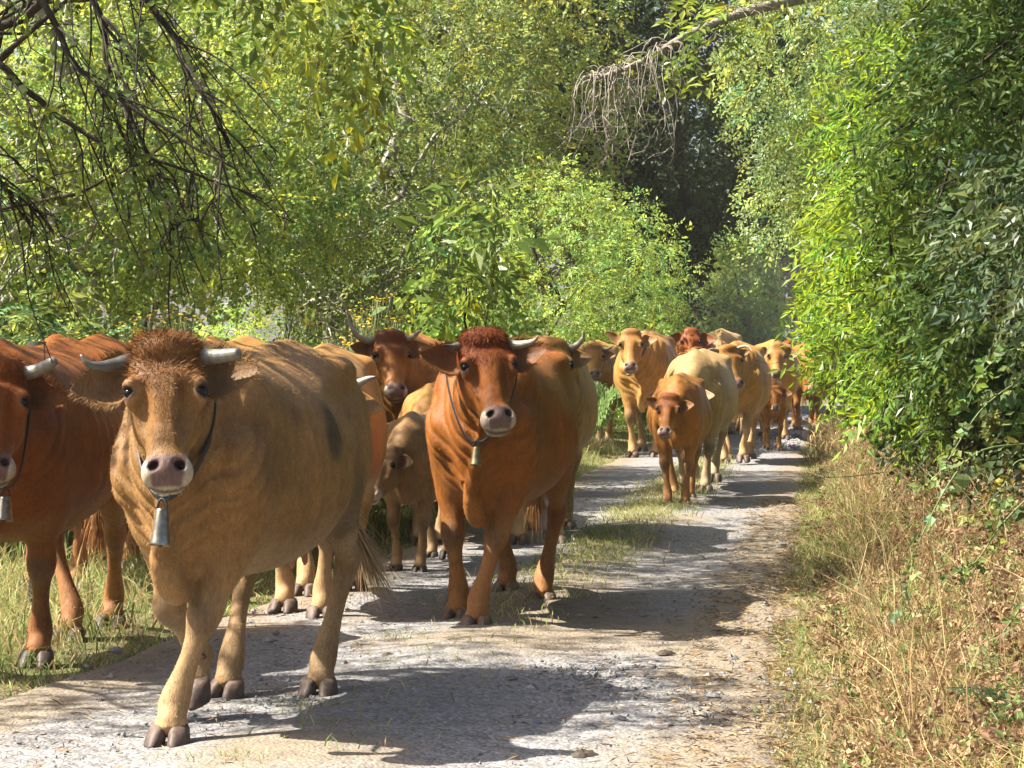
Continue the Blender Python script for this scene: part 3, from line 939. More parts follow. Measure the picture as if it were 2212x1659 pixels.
# little tufts on the gravel
cx = np.array([at(p_, 1.45 * F_PX / (q_ - 740.0)) for p_, q_ in [(860, 1385), (965, 1440), (655, 1535), (890, 1440), (800, 1600), (450, 1652), (540, 1650), (960, 1300), (1000, 1310), (1085, 1240), (930, 1530)]])
cy = np.array([1.45 * F_PX / (q_ - 740.0) for p_, q_ in [(860, 1385), (965, 1440), (655, 1535), (890, 1440), (800, 1600), (450, 1652), (540, 1650), (960, 1300), (1000, 1310), (1085, 1240), (930, 1530)]])
k = rg.integers(0, len(cx), 900)
x = cx[k] + 0.09 * rg.normal(size=900)
y = cy[k] + 0.09 * rg.normal(size=900)
blades('grass_tuft', x, y, 0.02 + 0.06 * rg.random(900), np.full(900, 0.0018), palette(900, rg, [(0.16, 0.22, 0.06), (0.34, 0.32, 0.13)], (2, 1)),
       0.6 + 0.8 * rg.random(900), 'sparse tufts of grass growing through the gravel', M_GRASS, rg, z=np.full(900, 0.012))
# meadow behind the left verge
n = 16000
y = 14 + 24 * rg.random(n)
x = xl(y) - 1.5 - 9 * rg.random(n)
cols = palette(n, rg, [(0.15, 0.23, 0.05), (0.24, 0.31, 0.08), (0.40, 0.36, 0.14)], (4, 3, 1))
blades('meadow_grass', x, y, 0.35 + 0.5 * rg.random(n), 0.005 + 0.003 * rg.random(n), cols, 0.3 + 0.7 * rg.random(n), 'sunlit tall meadow grass beneath the left trees', M_GRASS, rg)


def frond(B, base, direction, L, rng, col, npin=15, width=0.34, arch=0.55):
    """One bracken frond of tapered pinnae, each carrying toothed leaflets."""
    direction = unit(np.array(direction, float))
    flat = unit(np.array([direction[0], direction[1], 0]) + 1e-6)
    t = np.linspace(0, 1, 14)[:, None]
    pts = base + direction * L * t + np.array([0, 0, -1.0]) * arch * L * t ** 2.2 * 0.7
    B.tube(pts, np.linspace(0.005, 0.0015, 14), 4, np.array(col) * 0.8)
    S = npin * 2
    u = np.repeat(np.linspace(0.22, 0.97, npin), 2)
    P = np.stack([np.interp(u, t[:, 0], pts[:, i]) for i in range(3)], 1)
    T = unit(np.stack([np.interp(u, t[:, 0], np.gradient(pts[:, i])) for i in range(3)], 1))
    side = np.where(np.arange(S) % 2 == 0, 1.0, -1.0)[:, None]
    up = np.array([0, 0, 1.0])
    sv = unit(np.cross(T, up)) * side
    ln = L * width * np.sin(PI * (0.12 + 0.88 * (1 - u))) ** 0.8 * (1.12 - u * 0.75)
    K = 11
    D = unit(sv + T * 0.35 + rng.normal(size=(S, 3)) * 0.06)
    N = unit(np.cross(T, sv) * side + up * 0.4)
    for s_ in range(S):
        st = max(ln[s_], 0.02) / (K / 2 + 1)
        V, F, C = sprigs(P[s_:s_ + 1], D[s_:s_ + 1], N[s_:s_ + 1], K, st * 1.5, 0.24, st, np.array([col]), rng, droop=0.12, petiole=0.0, jitter=0.12)
        B.add(V, F, C)


def fern_plant(label, base, nf, L, seed, col, spread=0.8, group=None, dirs=None):
    rng = np.random.default_rng(seed)
    root = empty('bracken_fern', tuple(base))
    tag(root, label, 'fern', group)
    for i in range(nf):
        B = Build()
        a = rng.uniform(0, 2 * PI) if dirs is None else dirs[i]
        d = np.array([math.cos(a) * spread, math.sin(a) * spread, rng.uniform(0.7, 1.1)])
        frond(B, np.zeros(3), d, L * rng.uniform(0.75, 1.15), rng, np.array(col) * rng.uniform(0.8, 1.25))
        B.obj('frond', M_FERN, root, smooth=False)
    return root


fern_plant('dark bracken fern in the bottom right corner of the picture', (1.80, 7.55, 0.15), 5, 0.42, 1, (0.045, 0.085, 0.030), 1.1, None, [2.6, 3.3, 1.9, 4.0, 0.8])
FE = 'bracken ferns behind the herd'
fr = [(-1.15, 19.0, 'tall bracken fern behind the red horned cow'), (-2.0, 18.0, 'bracken fern left of the red horned cow'), (-2.6, 19.0, 'bracken fern below the dark tree trunk'),
      (-0.15, 21.5, 'bracken fern at the foot of the sapling'), (0.15, 24.0, 'bracken fern between sapling and bush'), (0.9, 29.0, 'bracken fern at the right foot of the bright bush'),
      (-1.6, 20.5, 'bracken fern in front of the shadowy tree'), (-0.7, 24.0, 'bracken fern at the left foot of the bright bush'), (2.0, 33.0, 'bracken fern hanging over the track verge')]
for i, (fx, fy, lb) in enumerate(fr):
    fern_plant(lb, (fx, fy, float(ground_z(fx, fy))), 9, 1.55, 40 + i, (0.170, 0.260, 0.080), 0.40, FE)
# mass of bracken between them
n = 3400
y = 14.6 + 3.6 * rg.random(n)
x = xl(y) - 0.45 - 3.6 * rg.random(n)
hgt = 0.4 + 1.25 * rg.random(n) ** 0.7 * sstep(0.2, 1.4, xl(y) - x) * (0.8 + 0.25 * sinnoise(np.stack([x, y, 0 * x], 1), 2.2, 5))
P = np.stack([x, y, ground_z(x, y) + hgt], 1)
V_, F_, C_ = sprigs(P, rg.normal(size=(n, 3)) * (1, 1, 0.3), np.tile([0, 0, 1.0], (n, 1)) + rg.normal(size=(n, 3)) * 0.3, 17, 0.085, 0.17, 0.045,
                    leafcols(n, (0.180, 0.275, 0.085), rg), rg, droop=0.4, jitter=0.12)
tag(mesh_obj('bracken', V_, F_, M_FERN, None, C_, smooth=False), 'mass of pale green bracken beyond the left verge', 'undergrowth', kind='stuff')


def ragwort(label, x, y, h, seed, nst=7):
    rng = np.random.default_rng(seed)
    z = float(ground_z(x, y))
    root = empty('ragwort', (x, y, z))
    tag(root, label, 'flower', 'yellow ragwort plants')
    S, Fl = Build(), Build()
    lp, ld = [], []
    for _ in range(nst):
        a = rng.uniform(0, 6.28)
        tip = np.array([math.cos(a) * 0.16, math.sin(a) * 0.16, h * rng.uniform(0.8, 1.05)])
        p = limb_path((math.cos(a) * .03, math.sin(a) * .03, 0), tip, rng, 0, 0.03, 5)
        S.tube(p, np.linspace(0.006, 0.003, len(p)), 4)
        for j in range(8):
            lp.append(p[rng.integers(1, len(p) - 2)])
            ld.append(rng.normal(size=3) * (1, 1, .3))
        for _ in range(9):
            c = tip + rng.normal(size=3) * (0.06, 0.06, 0.03)
            S.tube(np.array([p[-3], c]), [0.002, 0.0015], 3)
            m = 10
            ang = np.arange(m) * 2 * PI / m
            tilt = rng.normal(size=3) * 0.3
            nrm = unit(np.array([0, -0.3, 1.0]) + tilt)
            u = unit(np.cross(nrm, [1, 0, 0.1]))
            v = np.cross(nrm, u)
            r = 0.016 * np.where(np.arange(m) % 2 == 0, 1, 0.62)
            V = np.vstack([c + nrm * 0.004, c + (np.cos(ang) * r)[:, None] * u + (np.sin(ang) * r)[:, None] * v])
            Fl.add(V, np.array([[0, 1 + i, 1 + (i + 1) % m] for i in range(m)]), np.vstack([(0.5, 0.28, 0.02), np.tile((0.72, 0.50, 0.03), (m, 1))]))
    S.obj('stem', M_STEM, root)['kind'] = 'stuff'
    V, F, C = sprigs(np.array(lp), np.array(ld), np.tile([0, 0, 1.0], (len(lp), 1)), 7, 0.05, 0.25, 0.03, leafcols(len(lp), (0.12, 0.18, 0.05), rng), rng)
    mesh_obj('foliage', V, F, M_LEAF, root, C, smooth=False)['kind'] = 'stuff'
    Fl.obj('flower_head', M_FLOWER, root, smooth=False)['kind'] = 'stuff'


M_STEM = mat_plain('green_stem', (0.12, 0.16, 0.05), 0.7, 0, 30, 0.3)
for i, (px, dpt, py, lb) in enumerate([(345, 14.5, 690, 'yellow ragwort just above the tan cow head'), (310, 15.2, 715, 'yellow ragwort left of the tan cow poll'),
                                       (450, 14.5, 735, 'low yellow ragwort above the tan cow back'), (820, 19.0, 668, 'yellow ragwort behind the red horned cow'),
                                       (870, 19.5, 662, 'yellow ragwort left of the sapling foot'), (795, 18.6, 715, 'yellow ragwort above the upswept horn'),
                                       (120, 15.5, 738, 'yellow ragwort beside the weathered fence post'), (660, 21, 640, 'faded yellow ragwort beneath the shadowy tree')]):
    xx, zz = at(px, dpt, py)
    ragwort(lb, xx, dpt, zz - float(ground_z(xx, dpt)), 300 + i)

# bramble shoots trailing over the right bank
def bramble(label, pts, nl, size, col, seed):
    rng = np.random.default_rng(seed)
    pts = np.array(pts, float)
    root = empty('bramble_shoot', tuple(pts[0]))
    tag(root, label, 'bramble', 'bramble shoots on the right bank')
    c = catmull(pts - pts[0], 20)
    B = Build()
    B.tube(c, np.linspace(0.005, 0.002, 20), 5)
    B.obj('stem', M_STEM, root)
    k = rng.integers(2, 20, nl)
    P = c[k] + rng.normal(size=(nl, 3)) * 0.015
    D = rng.normal(size=(nl, 3)) + (-0.3, -0.5, 0.1)
    Nl = np.tile([-0.3, -0.5, 0.8], (nl, 1)) + rng.normal(size=(nl, 3)) * 0.3
    cl = leafcols(nl, col, rng)
    for i in range(nl):
        V, F, C = sprigs(P[i:i + 1], D[i:i + 1], Nl[i:i + 1], 3, size, 0.36, size * 0.35, cl[i:i + 1], rng, petiole=0.0)
        mesh_obj('leaf', V, F, M_IVY, root, C, smooth=False)


bramble('pale grey green bramble shoot hanging over the middle of the bank', [(2.35, 10.2, 1.0), (2.0, 9.9, 0.95), (1.75, 9.7, 0.62), (1.66, 9.6, 0.32)], 30, 0.038, (0.15, 0.20, 0.07), 1)
bramble('bramble shoot with green leaves at the right picture edge', [(2.35, 9.6, 0.95), (2.05, 9.4, 0.72), (1.9, 9.3, 0.55), (1.78, 9.2, 0.5)], 30, 0.036, (0.095, 0.145, 0.035), 2)
bramble('upper bramble shoot beneath the saplings', [(2.6, 11.0, 1.35), (2.25, 10.8, 1.15), (2.0, 10.6, 0.85), (1.85, 10.5, 0.75)], 28, 0.037, (0.12, 0.17, 0.05), 3)
bramble('arching bramble with bright leaves above the brown bracken', [(2.55, 10.4, 1.25), (2.3, 10.2, 1.42), (2.1, 10.0, 1.35), (1.95, 9.9, 1.15)], 28, 0.040, (0.09, 0.16, 0.03), 4)
bramble('low bramble leaves near the right corner fern', [(2.1, 8.6, 0.55), (1.95, 8.5, 0.5), (1.8, 8.4, 0.35), (1.7, 8.3, 0.25)], 24, 0.036, (0.08, 0.13, 0.05), 5)

for i, (bx, by, bz, lb) in enumerate([(2.2, 9.0, 0.75, 'bramble leaves tangled low at the right picture edge'), (2.25, 10.9, 0.95, 'bramble leaves half way up the right bank'),
                                      (2.55, 12.3, 1.05, 'bramble leaves below the shade darkened sapling'), (2.0, 8.2, 0.5, 'bramble leaves above the corner fern'),
                                      (2.75, 14.2, 1.0, 'bramble leaves at the foot of the bright saplings'), (2.3, 9.8, 0.9, 'bramble leaves hanging under the dark leafy sapling')]):
    r_ = np.random.default_rng(60 + i)
    pts = [(bx + 0.2, by + 0.2, bz + 0.1)]
    for _ in range(4):
        pts.append(tuple(np.array(pts[-1]) + np.array([r_.uniform(-0.16, 0.02), r_.uniform(-0.22, 0.1), r_.uniform(-0.13, 0.06)])))
    bramble(lb, pts, 34, 0.034, (0.10 + 0.05 * r_.random(), 0.16, 0.035), 70 + i)

# weathered post at the far left
px_, pz_ = at(78, 12.0, 738)
B = Build()
pp = np.array([(0, 0, -0.2), (0.01, 0, 0.5), (0.0, 0.01, 1.0), (0.005, 0, pz_)])
B.tube(catmull(pp, 12), 0.055 * (1 + 0.08 * np.sin(np.arange(12) * 2.1)), 9)
po = B.obj('fence_post', M_BARK_DARK)
po.location = (px_, 12.0, 0)
tag(po, 'weathered wooden fence post behind the leftmost red cow', 'post')

# straw and leaf litter blown on the track
n = 3200
y = 6.9 + 14 * rg.random(n) ** 1.4
u = np.where(rg.random(n) < 0.7, 1 - 0.16 * rg.random(n) ** 1.5, rg.random(n))
x = xl(y) + (xr(y) - xl(y)) * u
P = np.stack([x, y, np.full(n, 0.022)], 1)
V_, F_, C_ = sprigs(P, rg.normal(size=(n, 3)) * (1, 1, 0.05), np.tile([0, 0, 1.0], (n, 1)) + rg.normal(size=(n, 3)) * 0.15, 2, 0.05, 0.045, 0.01,
                    palette(n, rg, [(0.40, 0.31, 0.16), (0.22, 0.15, 0.08), (0.10, 0.065, 0.04)], (3, 2, 2)), rg, droop=0.0, petiole=0.0, jitter=0.3)
tag(mesh_obj('straw_litter', V_, F_, M_STRAW, None, C_, smooth=False), 'straw and dead leaf litter strewn along the track edge', 'litter', kind='stuff')


def dung(px, py, w, label):
    d = 1.45 * F_PX / (py - 740.0)
    r = np.random.default_rng(int(px) + 1)
    nu, nv = 8, 16
    rr = np.linspace(0, 1, nu)
    a = np.arange(nv) * 2 * PI / nv
    R_, A_ = np.meshgrid(rr, a, indexing='ij')
    edge = 1 + 0.22 * np.sin(3 * A_ + 1) + 0.12 * np.sin(7 * A_)
    X, Y = R_ * edge * np.cos(A_) * w, R_ * edge * np.sin(A_) * w * 0.8
    Z = 0.35 * w * np.clip(1 - R_ ** 2, 0, 1) ** 0.6 * (1 + 0.25 * np.sin(R_ * 14)) + 0.08 * w * r.normal(size=R_.shape) * (1 - R_)
    V = np.stack([X, Y, Z], -1).reshape(-1, 3)
    idx = np.arange(nu * nv).reshape(nu, nv)
    q = np.stack([idx[:-1], idx[1:], np.roll(idx[1:], -1, 1), np.roll(idx[:-1], -1, 1)], -1).reshape(-1, 4)
    o = mesh_obj('dung_pat', V, q, M_DUNG)
    o.location = (at(px, d), d, 0.008)
    tag(o, label, 'dung', 'dark clumps on the track')


M_DUNG = mat_plain('dung', (0.045, 0.032, 0.02), 0.8, 0, 60, 0.4, 0.7)
dung(1437, 1418, 0.045, 'small dark clump in the shadow at the right side of the track')
dung(838, 1423, 0.040, 'small dark clump on the track right of the tan cow hind leg')
dung(1260, 1640, 0.05, 'dark clump in the shade at the bottom of the picture')


# ------------------------------------------------------------------ materials of the animals
def mat_coat():
    N = Nodes('cattle_coat')
    col = N.n('ShaderNodeVertexColor', layer_name='Col')
    tc = N.n('ShaderNodeTexCoord')
    mp = N.n('ShaderNodeMapping', inp={'Vector': tc.outputs['Object'], 'Scale': (1.25, 1.9, 0.36)})
    n1 = N.noise(mp.outputs[0], 34, 5, 0.62, 1.2)
    n2 = N.noise(tc.outputs['Object'], 4.5, 5, 0.62, 0.6)
    n3 = N.noise(mp.outputs[0], 120, 3, 0.6, 0.8)
    f = N.math('ADD', N.math('MULTIPLY', n1.outputs[0], 0.5), N.math('MULTIPLY', n3.outputs[0], 0.5))
    r = N.ramp(f, [(0.34, 0.62), (0.52, 1.0), (0.68, 1.38)])
    r2 = N.ramp(n2.outputs[0], [(0.28, 0.62), (0.5, 1.0), (0.74, 1.22)])
    c = N.mixc(1.0, col.outputs[0], r.outputs[0], 'MULTIPLY')
    c = N.mixc(1.0, c, r2.outputs[0], 'MULTIPLY')
    b = N.bump(f, 0.45, 0.010)
    p = N.n('ShaderNodeBsdfPrincipled', inp={'Base Color': c, 'Roughness': 0.5, 'Normal': b, 'Specular IOR Level': 0.15,
                                             'Sheen Weight': 0.03, 'Sheen Roughness': 0.4, 'Sheen Tint': (1.0, 0.8, 0.5, 1)})
    N.l(p.outputs[0], N.out.inputs[0])
    return N.m


M_COAT = mat_coat()
M_HAIR = mat_vcol('cattle_hair', 0.6, 0.10, 30, 0.0, 0.001, 0.15)
M_HORN = mat_vcol('horn', 0.38, 0.5, 45, 0.25, 0.003, 0.18)
M_HOOF = mat_vcol('hoof_horn', 0.6, 0.4, 50, 0.5, 0.004, 0.35)
M_EYE = mat_plain('eyeball', (0.006, 0.0045, 0.004), 0.16, 0.0, 20, 0.2, 0.0, 0.25)
M_STRAP = mat_plain('collar_leather', (0.022, 0.02, 0.02), 0.5, 0, 60, 0.4, 0.4)
M_BELL = mat_plain('bell_metal', (0.22, 0.20, 0.16), 0.33, 0.9, 38, 0.5, 0.3)
M_BRASS = mat_plain('bell_brass', (0.23, 0.19, 0.10), 0.42, 0.8, 55, 0.45, 0.35)


# ------------------------------------------------------------------ implicit surfaces -> mesh
class Field:
    def __init__(self, xs, ys, zs):
        self.ax = [np.asarray(a, np.float32) for a in (xs, ys, zs)]
        self.F = np.full([len(a) for a in self.ax], 10.0, np.float32)

    def box(self, lo, hi):
        s = []
        for a, l, h in zip(self.ax, lo, hi):
            i = max(0, np.searchsorted(a, l) - 1)
            j = min(len(a), np.searchsorted(a, h) + 1)
            if j - i < 2:
                return None
            s.append(slice(i, j))
        return tuple(s)

    def coords(self, s):
        return [self.ax[0][s[0]][:, None, None], self.ax[1][s[1]][None, :, None], self.ax[2][s[2]][None, None, :]]

    def put(self, s, d, k, mode):
        G = self.F[s]
        if mode == 'add':
            h = np.clip(0.5 + 0.5 * (G - d) / k, 0, 1)
            self.F[s] = G * (1 - h) + d * h - k * h * (1 - h)
        else:
            d = -d
            h = np.clip(0.5 - 0.5 * (G - d) / k, 0, 1)
            self.F[s] = G * (1 - h) + d * h + k * h * (1 - h)

    def sweep(self, pts, rad, lat=(0, 1, 0), k=0.03, mode='add', n=None, p=2.0):
        """Generalised tube. rad rows (lateral, towards N, away from N) with N = T x lat."""
        pts = np.asarray(pts, float)
        rad = np.asarray(rad, float)
        if rad.ndim == 1:
            rad = np.stack([rad, rad, rad], 1)
        n = n or max(8, 3 * len(pts))
        al = catmull(np.hstack([pts, rad]), n)
        pts, rad = al[:, :3].astype(np.float32), np.maximum(al[:, 3:], 0.004).astype(np.float32)
        mr = rad.max() + k + 0.03
        s = self.box(pts.min(0) - mr, pts.max(0) + mr)
        if s is None:
            return
        X, Y, Z = self.coords(s)
        shp = self.F[s].shape
        best = np.full(shp, 1e9, np.float32)
        tg = np.zeros(shp, np.float32)
        for i in range(n - 1):
            A, D = pts[i], pts[i + 1] - pts[i]
            L2 = float(D @ D) + 1e-12
            t = np.clip(((X - A[0]) * D[0] + (Y - A[1]) * D[1] + (Z - A[2]) * D[2]) / L2, 0, 1)
            d2 = (X - A[0] - t * D[0]) ** 2 + (Y - A[1] - t * D[1]) ** 2 + (Z - A[2] - t * D[2]) ** 2
            m = d2 < best
            best[m] = d2[m]
            tg[m] = i + t[m]
        near = best < mr * mr
        t = tg[near]
        ii = np.where(near)
        i0 = np.minimum(t.astype(int), n - 2)
        f = (t - i0)[:, None]
        lerp = lambda a: a[i0] * (1 - f) + a[i0 + 1] * f
        T = np.gradient(pts, axis=0)
        T /= np.linalg.norm(T, axis=1, keepdims=True)
        lat = np.asarray(lat, np.float32)
        La = lat[None] - T * (T @ lat)[:, None]
        La /= np.linalg.norm(La, axis=1, keepdims=True)
        Na = np.cross(T, La)
        Q, R, Lv, Nv, Tv = lerp(pts), lerp(rad), lerp(La), lerp(Na), lerp(T)
        P = np.stack([X[ii[0], 0, 0], Y[0, ii[1], 0], Z[0, 0, ii[2]]], 1)
        V = P - Q
        u, w, e = (V * Lv).sum(1), (V * Nv).sum(1), (V * Tv).sum(1)
        a = R[:, 0]
        b = np.where(w > 0, R[:, 1], R[:, 2])
        c = np.minimum(a, b)
        r = (np.abs(u / a) ** p + np.abs(w / b) ** p + np.abs(e / c) ** p) ** (1 / p) + 1e-6
        g = np.sqrt((u / a ** 2) ** 2 + (w / b ** 2) ** 2 + (e / c ** 2) ** 2) + 1e-6
        d = (r - 1) * np.clip(r / g, 0.5 * c, 2.5 * np.maximum(a, b))
        full = np.full(shp, 10.0, np.float32)
        full[near] = d
        if mode == 'add':
            self.put(s, full, k, 'add')
        else:
            full[~near] = 10.0
            self.put(s, full, k, 'sub')

    def ell(self, c, r, k=0.03, mode='add', R=None):
        """Ellipsoid; rows of R are its own axes."""
        c = np.asarray(c, np.float32)
        r = np.asarray(r, np.float32)
        m = r.max() + k + 0.03
        s = self.box(c - m, c + m)
        if s is None:
            return
        X, Y, Z = self.coords(s)
        dx, dy, dz = X - c[0], Y - c[1], Z - c[2]
        R = np.eye(3, dtype=np.float32) if R is None else np.asarray(R, np.float32)
        q = [R[i, 0] * dx + R[i, 1] * dy + R[i, 2] * dz for i in range(3)]
        k0 = np.sqrt((q[0] / r[0]) ** 2 + (q[1] / r[1]) ** 2 + (q[2] / r[2]) ** 2) + 1e-6
        k1 = np.sqrt((q[0] / r[0] ** 2) ** 2 + (q[1] / r[1] ** 2) ** 2 + (q[2] / r[2] ** 2) ** 2) + 1e-6
        self.put(s, (k0 * (k0 - 1) / k1).astype(np.float32), k, mode)

    def torso(self, st, k=0.04, p=2.15):
        """Loft along X. st rows: x, ztop, zbot, halfwidth, z of the widest line."""
        st = np.asarray(st, float)
        st = st[np.argsort(st[:, 0])]
        fine = catmull(st, 60)
        s = self.box((st[0, 0] - 0.1, -fine[:, 3].max() - 0.12, fine[:, 2].min() - 0.12),
                     (st[-1, 0] + 0.1, fine[:, 3].max() + 0.12, fine[:, 1].max() + 0.12))
        X, Y, Z = self.coords(s)
        x = self.ax[0][s[0]]
        xc = np.clip(x, st[0, 0], st[-1, 0])
        zt, zb, w, zw = [np.interp(xc, fine[:, 0], fine[:, j]).astype(np.float32)[:, None, None] for j in (1, 2, 3, 4)]
        dz = Z - zw
        h = np.where(dz > 0, zt - zw, zw - zb)
        a = np.abs(Y / w)
        b = np.abs(dz / h)
        pu = np.where(dz > 0, p, 2.25)
        r = (a ** pu + b ** pu) ** (1 / pu) + 1e-5
        g = np.sqrt((a / w) ** 2 + (b / h) ** 2) + 1e-5
        d = (r - 1) * np.minimum(r / g, 0.4)
        ex = np.abs(x - xc)[:, None, None]
        d = np.where(ex > 0, np.sqrt(np.maximum(d, 0) ** 2 + ex ** 2), d).astype(np.float32)
        self.put(s, d, k, 'add')

    def mesh(self):
        F = self.F
        neg = F < 0
        c = [neg[i:F.shape[0] - 1 + i, j:F.shape[1] - 1 + j, k:F.shape[2] - 1 + k]
             for i in (0, 1) for j in (0, 1) for k in (0, 1)]
        cnt = sum(x.astype(np.int8) for x in c)
        act = (cnt > 0) & (cnt < 8)
        I, J, K = np.where(act)
        vid = np.full(act.shape, -1, np.int32)
        vid[I, J, K] = np.arange(len(I))
        off = [(i, j, k) for i in (0, 1) for j in (0, 1) for k in (0, 1)]
        val = np.stack([F[I + o[0], J + o[1], K + o[2]] for o in off], 1)
        acc = np.zeros((len(I), 3), np.float32)
        num = np.zeros(len(I), np.float32)
        for a in range(8):
            for b in range(a + 1, 8):
                if sum(abs(p - q) for p, q in zip(off[a], off[b])) != 1:
                    continue
                m = (val[:, a] < 0) != (val[:, b] < 0)
                t = val[m, a] / (val[m, a] - val[m, b])
                oa, ob = np.array(off[a], np.float32), np.array(off[b], np.float32)
                acc[m] += oa + (ob - oa) * t[:, None]
                num[m] += 1
        loc = acc / num[:, None]
        P = np.empty_like(loc)
        for d, idx in enumerate((I, J, K)):
            ax = self.ax[d]
            P[:, d] = ax[idx] * (1 - loc[:, d]) + ax[idx + 1] * loc[:, d]
        quads = []
        for d in range(3):
            sl0 = [slice(None)] * 3
            sl1 = [slice(None)] * 3
            sl0[d] = slice(0, -1)
            sl1[d] = slice(1, None)
            n0, n1 = neg[tuple(sl0)], neg[tuple(sl1)]
            e = n0 != n1
            o1, o2 = [x for x in range(3) if x != d]
            E = np.array(np.where(e))
            ok = (E[o1] > 0) & (E[o2] > 0) & (E[o1] < F.shape[o1] - 1) & (E[o2] < F.shape[o2] - 1)
            E = E[:, ok]
            flip = n0[tuple(E)]

            def cell(da, db):
                q = E.copy()
                q[o1] -= da
                q[o2] -= db
                return vid[tuple(q)]
            q = np.stack([cell(1, 1), cell(0, 1), cell(0, 0), cell(1, 0)], 1)
            if d == 1:
                flip = ~flip
            q[~flip] = q[~flip][:, ::-1]
            quads.append(q)
        Q = np.vstack(quads)
        Q = Q[(Q >= 0).all(1)]
        return P, Q


def laplace(P, Q, it=2, lam=0.5):
    E = np.vstack([Q[:, [0, 1]], Q[:, [1, 2]], Q[:, [2, 3]], Q[:, [3, 0]]])
    n = len(P)
    cnt = np.bincount(E[:, 0], minlength=n) + np.bincount(E[:, 1], minlength=n)
    for _ in range(it):
        S = np.stack([np.bincount(E[:, 0], P[E[:, 1], d], n) + np.bincount(E[:, 1], P[E[:, 0], d], n) for d in range(3)], 1)
        P = P + lam * (S / np.maximum(cnt, 1)[:, None] - P)
    return P


def vnormals(P, Q):
    fn = np.cross(P[Q[:, 2]] - P[Q[:, 0]], P[Q[:, 3]] - P[Q[:, 1]])
    N = np.stack([sum(np.bincount(Q[:, j], fn[:, d], len(P)) for j in range(4)) for d in range(3)], 1)
    return N / (np.linalg.norm(N, axis=1, keepdims=True) + 1e-9)


def ik(A, B, la, lb, bend):
    """Middle joint between A and B in the XZ plane; bend = +1 puts it forward."""
    A, B = np.asarray(A, float), np.asarray(B, float)
    D = B - A
    L = np.linalg.norm(D)
    s = max(1.0, L / (la + lb) * 1.001)
    la, lb = la * s, lb * s
    a = (la * la - lb * lb + L * L) / (2 * L)
    h = math.sqrt(max(la * la - a * a, 0))
    u = D / L
    fwd = np.array([1.0, 0, 0])
    perp = fwd - u * (u @ fwd)
    perp /= np.linalg.norm(perp)
    return A + u * a + perp * h * bend


def unit_(a):
    return a / (np.linalg.norm(a, axis=-1, keepdims=True) + 1e-9)


COATS = {
    #            body                   dark/poll              pale (belly, legs)
    'tan':   ((0.215, 0.112, 0.038), (0.130, 0.048, 0.012), (0.40, 0.28, 0.15)),
    'red':   ((0.215, 0.072, 0.012), (0.115, 0.024, 0.005), (0.34, 0.18, 0.07)),
    'russet': ((0.180, 0.053, 0.009), (0.160, 0.040, 0.007), (0.30, 0.15, 0.06)),
    'gold':  ((0.315, 0.158, 0.042), (0.230, 0.100, 0.025), (0.45, 0.32, 0.18)),
    'cream': ((0.310, 0.200, 0.085), (0.240, 0.140, 0.060), (0.42, 0.34, 0.22)),
    'grey':  ((0.210, 0.115, 0.046), (0.070, 0.032, 0.014), (0.32, 0.21, 0.11)),
    'orange': ((0.265, 0.105, 0.022), (0.120, 0.034, 0.007), (0.36, 0.20, 0.085)),
}


def strands(P, Nn, D, length, width, cols, rng, bendz=-0.25, seg=2):
    # seg 1 gives one triangle a hair, seg 2 a bent blade
    """Hair blades: roots P, normals Nn, lay direction D. Returns verts, faces3, colours."""
    n = len(P)
    side = np.cross(Nn, D)
    side /= np.linalg.norm(side, axis=1, keepdims=True) + 1e-9
    L = np.asarray(length)[:, None] if np.ndim(length) else np.full((n, 1), length)
    W = np.asarray(width)[:, None] if np.ndim(width) else np.full((n, 1), width)
    mid = P + (Nn * 0.45 + D * 0.55) * L * 0.5
    tip = P + (Nn * 0.45 + D * 0.9 + np.array([0, 0, bendz])) * L
    if seg == 1:
        V = np.stack([P - side * W * 0.5, P + side * W * 0.5, tip], 1)
        C = np.repeat(cols[:, None, :], 3, 1)
        return V.reshape(-1, 3), np.arange(3 * n).reshape(n, 3), C.reshape(-1, 3)
    V = np.stack([P - side * W * 0.5, P + side * W * 0.5, mid - side * W * 0.4, mid + side * W * 0.4, tip], 1)
    b = (np.arange(n) * 5)[:, None]
    Fc = np.concatenate([b + [0, 1, 3], b + [0, 3, 2], b + [2, 3, 4]], 0)
    C = np.repeat(cols[:, None, :], 5, 1) * np.array([0.8, 0.8, 1.0, 1.0, 1.15])[None, :, None]
    return V.reshape(-1, 3), Fc, C.reshape(-1, 3)


def horn_mesh(name, ctrl, r0, parent, cut=False, base=(0.27, 0.225, 0.16), tip=(0.035, 0.028, 0.024), tipfrom=0.6, sides=12):
    pts = catmull(ctrl, 18)
    t = np.linspace(0, 1, 18)
    rad = r0 * (1 - (0.35 if cut else 0.86) * t ** 1.15) * (1 + 0.045 * np.sin(t * 42) * (1 - t))
    V, q, caps = tube_arrays(pts, rad, sides)
    tt = np.repeat(t, sides)
    k = sstep(tipfrom - 0.15, tipfrom + 0.2, tt)[:, None]
    c = np.array(base) * (1 - k) + np.array(tip) * k
    c = c * (0.55 + 0.45 * sstep(0.0, 0.45, tt))[:, None] * (1 + 0.16 * np.sin(tt * 31 + 1.0))[:, None]
    B = Build()
    B.add(V, q, c)
    for cp in caps:
        B.f3.append(np.array([[cp[0], cp[i], cp[i + 1]] for i in range(1, sides - 1)]))
    return B.obj(name, M_HORN, parent)


